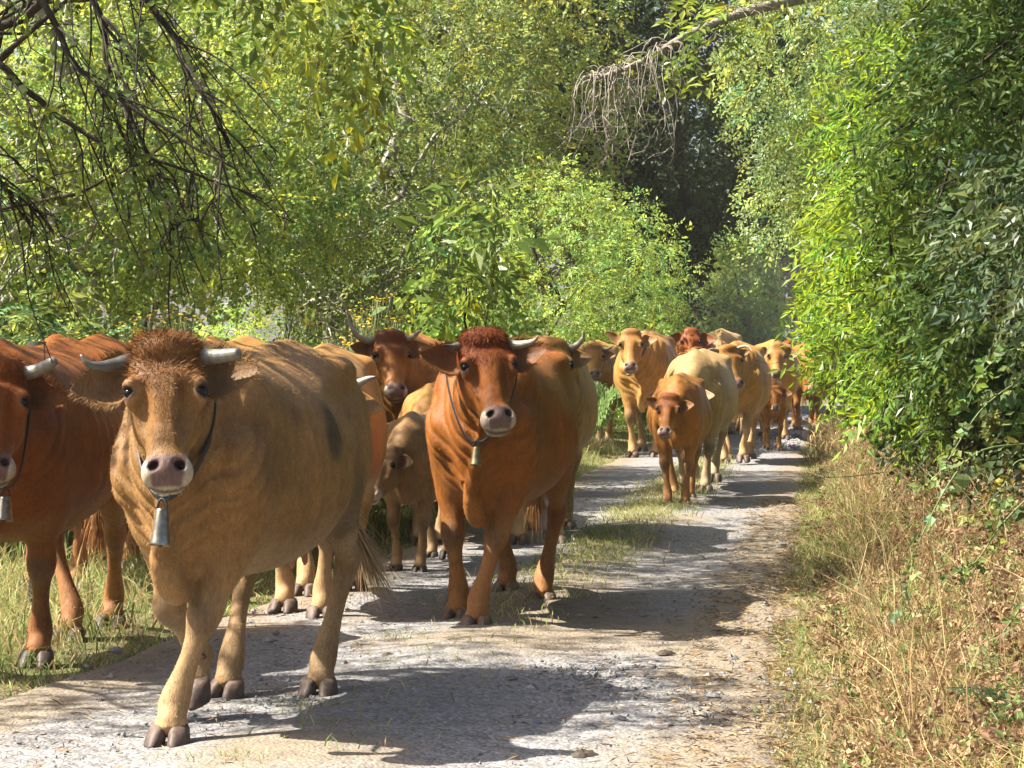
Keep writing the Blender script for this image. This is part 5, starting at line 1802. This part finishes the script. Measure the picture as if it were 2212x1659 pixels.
        keep = ~(face_ & (qq[:, 2] > 0.435) & (qq[:, 1] > 0.0))
        for sd in (-1, 1):
            keep &= ~(np.linalg.norm(qq - np.array([sd * 0.118, 0.01, 0.2]), axis=1) < 0.037)
        lay = np.where(face_[:, None], Hv[None, :] * 0.8 + np.sign(qq[:, :1]) * Wv[None, :] * 0.4, np.array([-0.75, 0, -0.65])[None, :])
        lay = lay - rn * (lay * rn).sum(1, keepdims=True) + rng.normal(size=(hair, 3)) * 0.28
        lay /= np.linalg.norm(lay, axis=1, keepdims=True)
        ln = rng.uniform(0.008, 0.017, hair) * np.where(face_, 0.9, 1.0) * np.where(rp[:, 2] - up < 0.55, 0.6, 1.0)
        rc = rc * rng.uniform(0.6, 1.4, (hair, 1))
        sv, sf, sc2 = strands(rp[keep], rn[keep] * 0.30, lay[keep], ln[keep], 0.0026, rc[keep], rng, 0.0, 1)
        h_o = mesh_obj('coat_hair', sv, sf, M_HAIR, bo, np.clip(sc2, 0, 1))
        h_o['kind'] = 'stuff'
    if poll_hair:
        n = poll_hair
        cand = np.where((q[:, 2] < 0.21) & (q[:, 2] > -0.06) & (q[:, 1] > -0.09) & (np.abs(q[:, 0]) < 0.118))[0]
        pw = np.interp(q[cand, 2], [0.03, 0.09, 0.21], [1.0, 0.7, 0.08])
        vi = rng.choice(cand, n, p=pw / pw.sum())
        rp = P[vi] + rng.normal(size=(n, 3)) * 0.004
        qw, qh = q[vi, 0], q[vi, 2]
        dl_ = np.stack([qw * 7 + 0.25 * np.sin(qh * 60 + qw * 40) + rng.normal(0, 0.14, n), np.zeros(n), (np.abs(qh - 0.13) + 0.05) * 6 * hairdir + rng.normal(0, 0.14, n)], 1)
        top = sstep(0.045, 0.0, qh)[:, None]
        dl_ = dl_ * (1 - top) + top * np.stack([rng.normal(0, 0.3, n) + qw * 8, rng.uniform(-0.3, 0.5, n), rng.uniform(-0.1, 0.6, n) * hairdir], 1)
        dr = unit_(dl_ @ R3)
        ln = np.interp(qh, [-0.02, 0.06, 0.2], [0.018, 0.026, 0.020]) * rng.uniform(0.6, 1.3, n)
        cl = (C[vi] * 0.88 + dark * 0.12) * rng.uniform(0.6, 1.35, (n, 1))
        sv, sf, sc2 = strands(rp, Nn[vi] * 0.22 + rng.normal(0, 0.10, (n, 3)), dr, ln, 0.0024, cl, rng, 0.0)
        po = mesh_obj('poll_hair', sv, sf, M_HAIR, bo, np.clip(sc2, 0, 1))
        po['kind'] = 'stuff'
    return root, M, J


# ------------------------------------------------------------------ bells and collars
def bell_collar(label, cow, M, poll_local, up, f, bell_h, bell_r, mat, seed=0, strap_w=0.032, drop=0.03, g=1.0, strap=True, tilt=0.0, hang=0.03, lat=1.0, bell_at=None):
    """A strap round the neck with a bell below it; same place and turn as the animal that wears it."""
    root = empty('bell_collar', cow.location, cow.rotation_euler[2], cow.scale[0])
    tag(root, label, 'cow bell', 'bells worn by the herd')
    nb = (M @ np.array([0, -0.115, 0.10, 1]))[:3]
    n1 = np.array([0.62, 0, 1.06 + up])
    c = n1 * (1 - f) + nb * f
    ax = unit(nb - n1)
    ax = unit(ax + np.array([0, 0, -tilt]))
    L = unit(np.cross(np.array([0, 0, 1.0]), ax))
    U = np.cross(ax, L)
    gy = 0.5 + 0.5 * g
    a = np.interp(f, [0, 0.58, 1], [0.175 * gy, 0.130 * gy, 0.112]) * 1.10 * lat + 0.012
    bu = np.interp(f, [0, 0.58, 1], [0.27, 0.185, 0.15]) * 1.05 + 0.01
    bd = np.interp(f, [0, 0.58, 1], [0.34, 0.225, 0.16]) * 1.05 + drop
    n = 40
    ph = np.arange(n) * 2 * PI / n
    v = np.where(np.cos(ph) > 0, np.cos(ph) * bu, np.cos(ph) * bd)
    pts = c + (np.sin(ph) * a)[:, None] * L + v[:, None] * U
    if bell_at is not None:                  # let the lower half of the strap hang to where the bell is
        bx, bz = at(bell_at[0], bell_at[2], bell_at[1])
        mw = Matrix.Translation(cow.location) @ Matrix.Rotation(cow.rotation_euler[2], 4, 'Z') @ Matrix.Scale(cow.scale[0], 4)
        tgt = np.array(mw.inverted() @ Vector((bx, bell_at[2], bz))) + np.array([-0.012, 0, hang])
        wgt = np.clip(-np.cos(ph), 0, 1) ** 3
        pts = pts + (tgt - pts[n // 2]) * wgt[:, None]
    if strap:
        B = Build()
        out = unit(pts - c)
        V = []
        for o in (-0.5, 0.5):
            V.append(pts + ax * strap_w * o)
            V.append(pts + ax * strap_w * o + out * 0.007)
        V = np.array(V)                      # 4,n,3
        idx = np.arange(4 * n).reshape(4, n)
        qs = []
        for i, j in ((0, 2), (2, 3), (3, 1), (1, 0)):
            A, Bq = idx[i], idx[j]
            qs.append(np.stack([A, Bq, np.roll(Bq, -1), np.roll(A, -1)], 1))
        B.add(V.reshape(-1, 3), np.vstack(qs))
        B.obj('strap', M_STRAP, root, smooth=False)
    bot = pts[n // 2] + U * -0.004
    top = bot + np.array([0.012, 0, -hang])
    # bell: flared, open below
    sd = 20
    prof = [(0.30, 0.0), (0.52, 0.02), (0.60, 0.10), (0.70, 0.35), (0.80, 0.62), (0.90, 0.85), (0.99, 0.955), (1.0, 1.0), (0.93, 1.0), (0.83, 0.85), (0.62, 0.40), (0.5, 0.12)]
    ang = np.arange(sd) * 2 * PI / sd
    V = np.array([[(r * bell_r * math.cos(t), r * bell_r * 0.82 * math.sin(t), -h * bell_h) for t in ang] for r, h in prof])
    idx = np.arange(len(prof) * sd).reshape(len(prof), sd)
    q = np.stack([idx[:-1], np.roll(idx[:-1], -1, 1), np.roll(idx[1:], -1, 1), idx[1:]], -1).reshape(-1, 4)
    sw = np.array(Matrix.Rotation(math.radians(-10), 3, 'Y'))
    B = Build()
    B.add(V.reshape(-1, 3) @ sw.T + top, q[:, ::-1])
    cp = idx[0]
    B.f3.append(np.array([[cp[0], cp[i], cp[i + 1]] for i in range(1, sd - 1)]))
    cp = idx[-1]
    B.f3.append(np.array([[cp[0], cp[i + 1], cp[i]] for i in range(1, sd - 1)]))
    bo = B.obj('bell', mat, root)
    B = Build()
    t = np.linspace(0, PI, 9)
    B.tube(np.stack([0 * t, 0.4 * bell_r * np.cos(t), 0.032 * np.sin(t)], 1) + top, 0.0045, 6)
    B.obj('bell_loop', M_STRAP, bo)
    B = Build()
    B.tube(np.array([(0, 0, -0.3 * bell_h), (0, 0, -0.85 * bell_h), (0, 0, -0.97 * bell_h), (0, 0, -1.04 * bell_h)]) @ sw.T + top, [0.003, 0.004, 0.012, 0.006], 7)
    B.obj('clapper', M_STRAP, bo)
    return root


# ------------------------------------------------------------------ the herd
HERD = 'brown cattle walking along the track'
CALF = 'calves walking with the herd'
CREAM, DKTIP = (0.24, 0.20, 0.14), (0.03, 0.025, 0.022)
GREYH = (0.075, 0.066, 0.055)


def hp(side, *p, **k):
    d = {'pts': [(side * a, b, c) for a, b, c in p], 'r': 0.03}
    d.update(k)
    return d


# the tan cow in front
cB, MB_, _ = make_cow('big tan cow with cut horns and pale muzzle leading in front', 'cow', HERD, -1.05, 8.88, 13, 'tan', 1.03,
    {'FL': (0.22, -0.02, 0.0), 'FR': (-0.30, 0.13, 0.09), 'HL': (0.20, 0.15, 0.0), 'HR': (0.34, 0.19, 0.0)},
    poll=(0.99, 0.075, 1.425), pitch=22, yaw=19, roll=2, girth=1.01, res=0.0140, hres=0.0078, hair=62000, poll_hair=3600, seed=11, hairdir=-0.5,
    horns=[hp(-1, (.10, -.04, .060), (.16, -.03, .080), (.215, .0, .098), (.255, .02, .092), (.275, .03, .065), r=.029, base=GREYH, tip=(0.10, 0.09, 0.08), tipfrom=0.85),
           hp(1, (.10, -.04, .06), (.16, -.02, .068), (.205, .0, .072), (.248, .02, .075), r=.030, cut=True, base=(0.155, 0.14, 0.112), tip=(0.05, 0.045, 0.04), tipfrom=1.02)],
    ear={'L': 0.20, 'W': 0.145, 'droop': (0.25, 0.02), 'fwd': 0.05, 'up': (0.0, 0.05)}, face={'forehead': 0.75, 'eye': 0.85}, paleleg=0.62,
    stains=[(0.0, 0.36, 1.10, 0.10, (0.03, 0.022, 0.016)), (0.03, 0.375, 1.03, 0.08, (0.05, 0.035, 0.02)), (-0.35, 0.35, 0.76, 0.22, (0.10, 0.058, 0.026)),
            (0.30, 0.33, 1.16, 0.07, (0.15, 0.075, 0.026))], hoofdark=0.45,
    tail=[(-0.86, 0, 1.30), (-0.93, 0.02, 1.2), (-0.97, 0.06, 0.95), (-0.96, 0.11, 0.70), (-0.97, 0.19, 0.52)])
bell_collar('tall grey metal bell under the chin of the front tan cow', cB, MB_, None, 0.0, 0.42, 0.125, 0.042, M_BELL, drop=0.0, hang=0.03, strap=True, g=0.92, lat=0.80, bell_at=(350, 1096, 7.80))
# the red cow in the middle
cI, MI_, _ = make_cow('red brown cow with brass bell walking in the centre', 'cow', HERD, -0.05, 12.25, 10, 'red', 1.035,
    {'FL': (0.28, 0.01, 0.0), 'FR': (-0.02, 0.15, 0.0), 'HL': (0.36, 0.16, 0.0), 'HR': (-0.1, 0.12, 0.0)},
    poll=(1.0, 0.085, 1.455), pitch=30, yaw=22, roll=3, girth=0.96, res=0.0155, hres=0.0090, hair=46000, poll_hair=3600, seed=12,
    horns=[hp(-1, (.10, -.04, .05), (.15, -.02, .07), (.19, .02, .085), (.22, .07, .105), r=.025, base=(0.12, 0.10, 0.08), tip=DKTIP, tipfrom=0.6),
           hp(1, (.10, -.04, .055), (.15, -.01, .078), (.19, .03, .095), (.22, .07, .105), (.235, .105, .100), r=.027, base=CREAM, tip=(0.16, 0.10, 0.07), tipfrom=0.92)],
    ear={'L': 0.20, 'W': 0.14, 'droop': (0.05, -0.05), 'fwd': 0.0, 'up': (0.15, 0.1)}, face={'forehead': 0.9, 'eye': 0.6}, paleleg=0.5, hoofdark=0.25)
bell_collar('small brass bell on black strap under the centre red cow', cI, MI_, None, 0.0, 0.78, 0.088, 0.034, M_BRASS, drop=0.035, hang=0.015, g=1.1, tilt=0.15, lat=1.12, bell_at=(1029, 964, 11.12))
# the red cow cut by the left edge
cA, MA_, _ = make_cow('dark red cow cut off by the left picture edge', 'cow', HERD, -2.22, 10.5, 6, 'russet', 1.04,
    {'FL': (-0.18, 0.12, 0.0), 'FR': (0.26, 0.10, 0.0), 'HL': (-0.30, 0.08, 0.0), 'HR': (0.22, -0.03, 0.0)},
    poll=(1.0, 0.17, 1.33), pitch=26, yaw=18, girth=1.02, res=0.0175, hres=0.0110, hair=36000, poll_hair=2400, seed=13,
    horns=[hp(-1, (.10, -.04, .05), (.17, -.02, .06), (.23, .0, .03), r=.03, base=GREYH, tip=DKTIP),
           hp(1, (.10, -.04, .05), (.15, -.02, .05), (.20, .02, .045), (.235, .06, .04), r=.031, cut=True, base=(0.20, 0.18, 0.14), tip=(0.05, 0.045, 0.04), tipfrom=1.02)],
    ear={'L': 0.17, 'W': 0.12, 'droop': 0.25}, face={'forehead': 0.5, 'eye': 0.7}, paleleg=0.5, hoofdark=0.75)
bell_collar('grey bell on wide black strap of the leftmost red cow', cA, MA_, None, 0.0, 0.76, 0.10, 0.046, M_BELL, drop=0.05, strap_w=0.045, hang=0.03, tilt=0.2, bell_at=(10, 1070, 9.50))
# behind the front row
make_cow('brown cow whose back shows behind the leftmost red cow', 'cow', HERD, -2.62, 13.7, 4, 'russet', 1.06, res=0.024, seed=14, poll=(1.0, 0, 1.3), feat=False)
make_cow('tan cow whose back peeks above the front cow head', 'cow', HERD, -1.95, 15.6, 6, 'gold', 1.06, res=0.026, seed=15, poll=(1.0, 0, 1.25), feat=False)
make_cow('golden cow with blunt horn and ear showing behind the front cow rump', 'cow', HERD, -1.09, 12.5, 3, 'gold', 1.02,
    {'FL': (0.1, 0.12, 0), 'FR': (-0.2, 0.12, 0), 'HL': (-0.1, 0.12, 0), 'HR': (0.2, 0.12, 0)}, poll=(0.99, 0.20, 1.26), pitch=28, yaw=14, res=0.019, seed=16,
    horns=[hp(-1, (.10, -.04, .05), (.17, -.02, .06), (.22, .0, .04)), hp(1, (.10, -.04, .05), (.16, -.0, .045), (.205, .04, .04), (.24, .07, .045), base=CREAM, tip=DKTIP, tipfrom=0.8)],
    ear={'L': 0.17, 'W': 0.115, 'droop': 0.3}, feat=False)
make_cow('red headed cow with upswept horn behind the front cow', 'cow', HERD, -0.82, 18.2, 4, 'orange', 1.08,
    poll=(1.0, -0.02, 1.42), pitch=30, yaw=16, res=0.022, hres=0.017, seed=17, poll_hair=600,
    horns=[hp(-1, (.10, -.04, .05), (.18, -.02, .06), (.25, .02, .03), (.29, .05, -.05), (.31, .07, -.13), r=.03, base=CREAM, tip=(0.10, 0.07, 0.06), tipfrom=0.75),
           hp(1, (.10, -.04, .05), (.15, .0, .05), (.19, .05, .03), (.20, .09, .05), r=.028, base=CREAM, tip=(0.2, 0.17, 0.13))],
    ear={'L': 0.17, 'W': 0.12, 'droop': 0.0, 'up': 0.1}, face={'forehead': 1.0}, girth=1.05)
make_cow('greyish brown calf trotting left of the centre cow', 'calf', CALF, -0.57, 14.7, 12, 'grey', 0.70,
    {'FL': (0.06, 0.10, 0), 'FR': (0.0, 0.14, 0), 'HL': (0.25, 0.12, 0.05), 'HR': (-0.1, 0.12, 0)}, poll=(0.92, -0.10, 1.12), pitch=36, yaw=-14,
    girth=0.92, leg=1.06, headk=1.08, calf=True, res=0.020, seed=18, name='calf', ear={'L': 0.15, 'W': 0.12}, hoofdark=0.9, feat=False)
make_cow('pale gold calf behind the greyish calf', 'calf', CALF, -0.58, 16.7, 2, 'gold', 0.80,
    {'FL': (0.1, 0.10, 0), 'FR': (-0.15, 0.12, 0)}, poll=(0.88, -0.12, 1.15), pitch=35, yaw=-20, girth=0.92, leg=1.05, calf=True, res=0.024, seed=19, name='calf', feat=False)
make_cow('golden cow with curled horn hidden behind the centre red cow', 'cow', HERD, 0.22, 16.8, 4, 'gold', 1.06,
    poll=(1.0, 0.12, 1.39), pitch=30, yaw=10, res=0.021, seed=20, girth=1.04,
    horns=[hp(-1, (.10, -.04, .05), (.18, -.02, .06), (.22, .02, .03)), hp(1, (.10, -.04, .05), (.16, .0, .05), (.20, .05, .02), (.20, .09, -.01), base=CREAM, tip=(0.3, 0.25, 0.2))],
    ear={'L': 0.16, 'W': 0.11, 'droop': 0.0}, feat=False)
# the second group, about 30 m off
cK, MK_, _ = make_cow('pale horned cow on the left verge beyond the centre cow', 'cow', HERD, 1.16, 31.8, 6, 'gold', 1.05,
    {'FL': (0.1, 0.1, 0), 'FR': (-0.1, 0.12, 0)}, poll=(1.0, 0.05, 1.36), pitch=34, yaw=8, res=0.026, hres=0.018, seed=21,
    horns=[hp(-1, (.10, -.04, .05), (.18, -.02, .06), (.27, .01, .03), (.33, .03, -.03), base=CREAM, tip=(0.12, 0.1, 0.08), tipfrom=0.85),
           hp(1, (.10, -.04, .05), (.18, -.02, .06), (.26, .02, .04), base=CREAM)], ear={'L': 0.17, 'W': 0.12, 'droop': 0.2}, face={'muzzle': 1.0}, feat=False)
bell_collar('white bell on the pale horned cow by the left verge', cK, MK_, None, 0.0, 0.78, 0.11, 0.05, mat_plain('pale_bell', (0.6, 0.57, 0.5), 0.4, 0.4, 40, 0.2), drop=0.06)
cL, ML_, _ = make_cow('tall golden hornless cow with small bell in the second group', 'cow', HERD, 1.74, 29.2, 8, 'gold', 1.12,
    {'FL': (0.0, 0.14, 0), 'FR': (0.1, 0.12, 0), 'HL': (0.1, 0.13, 0), 'HR': (-0.15, 0.13, 0)}, poll=(1.0, -0.10, 1.42), pitch=30, yaw=4, res=0.026, hres=0.018, seed=22,
    ear={'L': 0.18, 'W': 0.12, 'droop': (-0.1, 0.05), 'up': (0.5, 0.15)}, face={'forehead': 0.6, 'muzzle': 0.75}, paleleg=0.45, leg=1.03)
bell_collar('small pale bell at the throat of the tall golden cow', cL, ML_, None, 0.62 * 0.03, 0.80, 0.09, 0.04, M_BELL, drop=0.03)
make_cow('brown cow whose back rises behind the tall golden cow', 'cow', HERD, 2.78, 34.9, 6, 'russet', 1.16, res=0.034, hres=0.028, seed=23, feat=False)
make_cow('cream backed cow behind the long horned cow', 'cow', HERD, 3.30, 35.9, 6, 'cream', 1.18, res=0.034, hres=0.028, seed=24, poll=(0.95, 0, 1.15), feat=False)
make_cow('rusty young animal squeezed between tall golden and cream cows', 'calf', CALF, 2.40, 31.7, 6, 'orange', 0.93, res=0.034, hres=0.028, seed=25, name='calf', feat=False, poll=(0.95, 0, 1.38))
make_cow('second rusty calf peeping above the pale backed cow', 'calf', CALF, 2.66, 33.0, 6, 'orange', 0.97, res=0.034, hres=0.028, seed=26, name='calf', feat=False, poll=(0.95, 0.05, 1.42))
make_cow('long horned golden cow right of the pale backed cow', 'cow', HERD, 2.72, 27.5, 8, 'gold', 1.04,
    {'FL': (0.12, 0.10, 0.05), 'FR': (0.05, 0.12, 0), 'HL': (-0.1, 0.13, 0), 'HR': (0.2, 0.13, 0)}, poll=(0.99, -0.06, 1.36), pitch=24, yaw=22, roll=6, res=0.026, hres=0.019, seed=27,
    girth=1.08, horns=[hp(-1, (.10, -.04, .04), (.18, -.02, .02), (.25, .01, .04), (.29, .04, .10), r=.024, base=CREAM, tip=(0.2, 0.17, 0.14), tipfrom=0.9),
                       hp(1, (.10, -.04, .04), (.17, .0, .03), (.22, .05, .06), (.24, .08, .14), r=.024, base=(0.34, 0.30, 0.24), tip=(0.3, 0.26, 0.2))],
    ear={'L': 0.15, 'W': 0.10, 'droop': 0.0, 'up': (0.5, 0.3)}, face={'forehead': 1.0, 'muzzle': 0.5}, feat=False)
make_cow('orange calf with dark curly poll leading the second group', 'calf', CALF, 1.52, 20.6, 7, 'orange', 0.80,
    {'FL': (0.06, 0.09, 0), 'FR': (0.16, 0.10, 0), 'HL': (0.1, 0.10, 0), 'HR': (-0.1, 0.10, 0)}, poll=(0.90, -0.06, 1.20), pitch=30, yaw=-2, roll=-4, girth=0.95, leg=1.08,
    headk=1.0, calf=True, res=0.021, hres=0.015, seed=28, name='calf', poll_hair=500, ear={'L': 0.16, 'W': 0.12, 'up': (0.35, 0.15), 'droop': 0}, face={'forehead': 0.9, 'muzzle': 0.6})
make_cow('cream grey backed cow close behind the orange calf', 'cow', HERD, 1.86, 22.6, 10, 'cream', 0.98,
    {'FL': (0.1, 0.12, 0.0), 'FR': (-0.1, 0.12, 0), 'HL': (0.25, 0.12, 0.06), 'HR': (-0.1, 0.12, 0)}, poll=(0.95, -0.08, 1.10), pitch=40, yaw=0, girth=1.04, res=0.022, seed=29, feat=False)
make_cow('small orange calf beside the long horned cow', 'calf', CALF, 3.52, 30.6, 4, 'orange', 0.64,
    {'FL': (0.1, 0.10, 0), 'FR': (-0.1, 0.12, 0)}, poll=(0.85, 0.0, 1.28), pitch=28, girth=0.85, leg=1.15, headk=1.1, calf=True, res=0.03, hres=0.022, seed=30, name='calf', feat=False)
make_cow('rusty cow far off behind the long horned cow', 'cow', HERD, 3.52, 36.8, 6, 'orange', 1.06, res=0.034, hres=0.028, seed=31, feat=False)
make_cow('distant dark red cow walking up the track behind the small calf', 'cow', HERD, 4.62, 41.0, 4, 'russet', 1.02, res=0.034, hres=0.028, seed=32, feat=False, poll=(0.95, 0.1, 1.15), pitch=34, yaw=10,
    horns=[hp(1, (.10, -.04, .05), (.18, .0, .05), (.24, .04, .0), base=CREAM)])
make_cow('orange red cow with lowered head at the right edge of the track', 'cow', HERD, 4.88, 37.8, 4, 'orange', 1.02,
    {'FL': (0.05, 0.14, 0), 'FR': (0.0, 0.14, 0)}, poll=(0.98, 0.05, 1.12), pitch=22, yaw=0, res=0.034, hres=0.028, seed=33, feat=False, paleleg=0.3)
make_cow('rusty cow half hidden by the right sapling leaves', 'cow', HERD, 5.55, 40.5, 4, 'orange', 1.05, res=0.034, hres=0.028, seed=34, feat=False)
for fx, fy, ct, sdn, lb in [(3.75, 44.5, 'gold', 41, 'gold cow at the back of the herd beyond the cream cow'), (4.35, 47.0, 'orange', 42, 'rusty cow at the back of the herd near the bend'),
                            (5.45, 46.5, 'gold', 43, 'last pale gold cow in the dust at the bend'), (5.25, 43.0, 'russet', 44, 'dark red cow in the dust behind the lowered head cow'),
                            (3.95, 34.2, 'gold', 45, 'gold cow behind the long horned cow rump')]:
    make_cow(lb, 'cow', HERD, fx, fy, 5, ct, 1.06, res=0.036, hres=0.03, seed=sdn, feat=False, poll=(0.98, 0.0, 1.36))


# ------------------------------------------------------------------ dusty air
def build_haze():
    N = Nodes('dusty_air')
    v = N.n('ShaderNodeVolumePrincipled', inp={'Color': (1.0, 0.97, 0.92, 1), 'Density': 0.00032, 'Anisotropy': 0.25})
    N.l(v.outputs[0], N.out.inputs['Volume'])
    lo, hi = np.array([-650., -60., -1.2]), np.array([650., 960., 24.0])
    V = np.array([[(lo, hi)[i][0], (lo, hi)[j][1], (lo, hi)[k][2]] for i in (0, 1) for j in (0, 1) for k in (0, 1)])
    F = np.array([[0, 1, 3, 2], [4, 6, 7, 5], [0, 4, 5, 1], [2, 3, 7, 6], [0, 2, 6, 4], [1, 5, 7, 3]])
    tag(mesh_obj('haze', V, F, N.m, smooth=False), 'pale dusty haze hanging in the air over the track', 'haze', kind='stuff')


def build_dust():
    """Dust kicked up by the herd, hanging over the track at the bend."""
    N = Nodes('dust')
    v = N.n('ShaderNodeVolumePrincipled', inp={'Color': (1.0, 0.95, 0.88, 1), 'Density': 0.006, 'Anisotropy': 0.2})
    N.l(v.outputs[0], N.out.inputs['Volume'])
    nu, nv = 14, 24
    a = np.linspace(0.001, PI - 0.001, nu)
    b = np.arange(nv) * 2 * PI / nv
    V = np.stack([np.outer(np.sin(a), np.cos(b)), np.outer(np.sin(a), np.sin(b)), np.outer(np.cos(a), np.ones(nv))], -1).reshape(-1, 3)
    idx = np.arange(nu * nv).reshape(nu, nv)
    q = np.stack([idx[:-1], idx[1:], np.roll(idx[1:], -1, 1), np.roll(idx[:-1], -1, 1)], -1).reshape(-1, 4)
    cap = [np.array([[idx[0][0], idx[0][i], idx[0][i + 1]] for i in range(1, nv - 1)]), np.array([[idx[-1][0], idx[-1][i + 1], idx[-1][i]] for i in range(1, nv - 1)])]
    o = mesh_obj('dust_cloud', V * np.array([3.6, 13.0, 2.3]), [q, np.vstack(cap)], N.m)
    o.location = (6.0, 50.0, 1.3)
    tag(o, 'pale dust hanging over the track behind the herd', 'dust', kind='stuff')


build_haze()
build_dust()
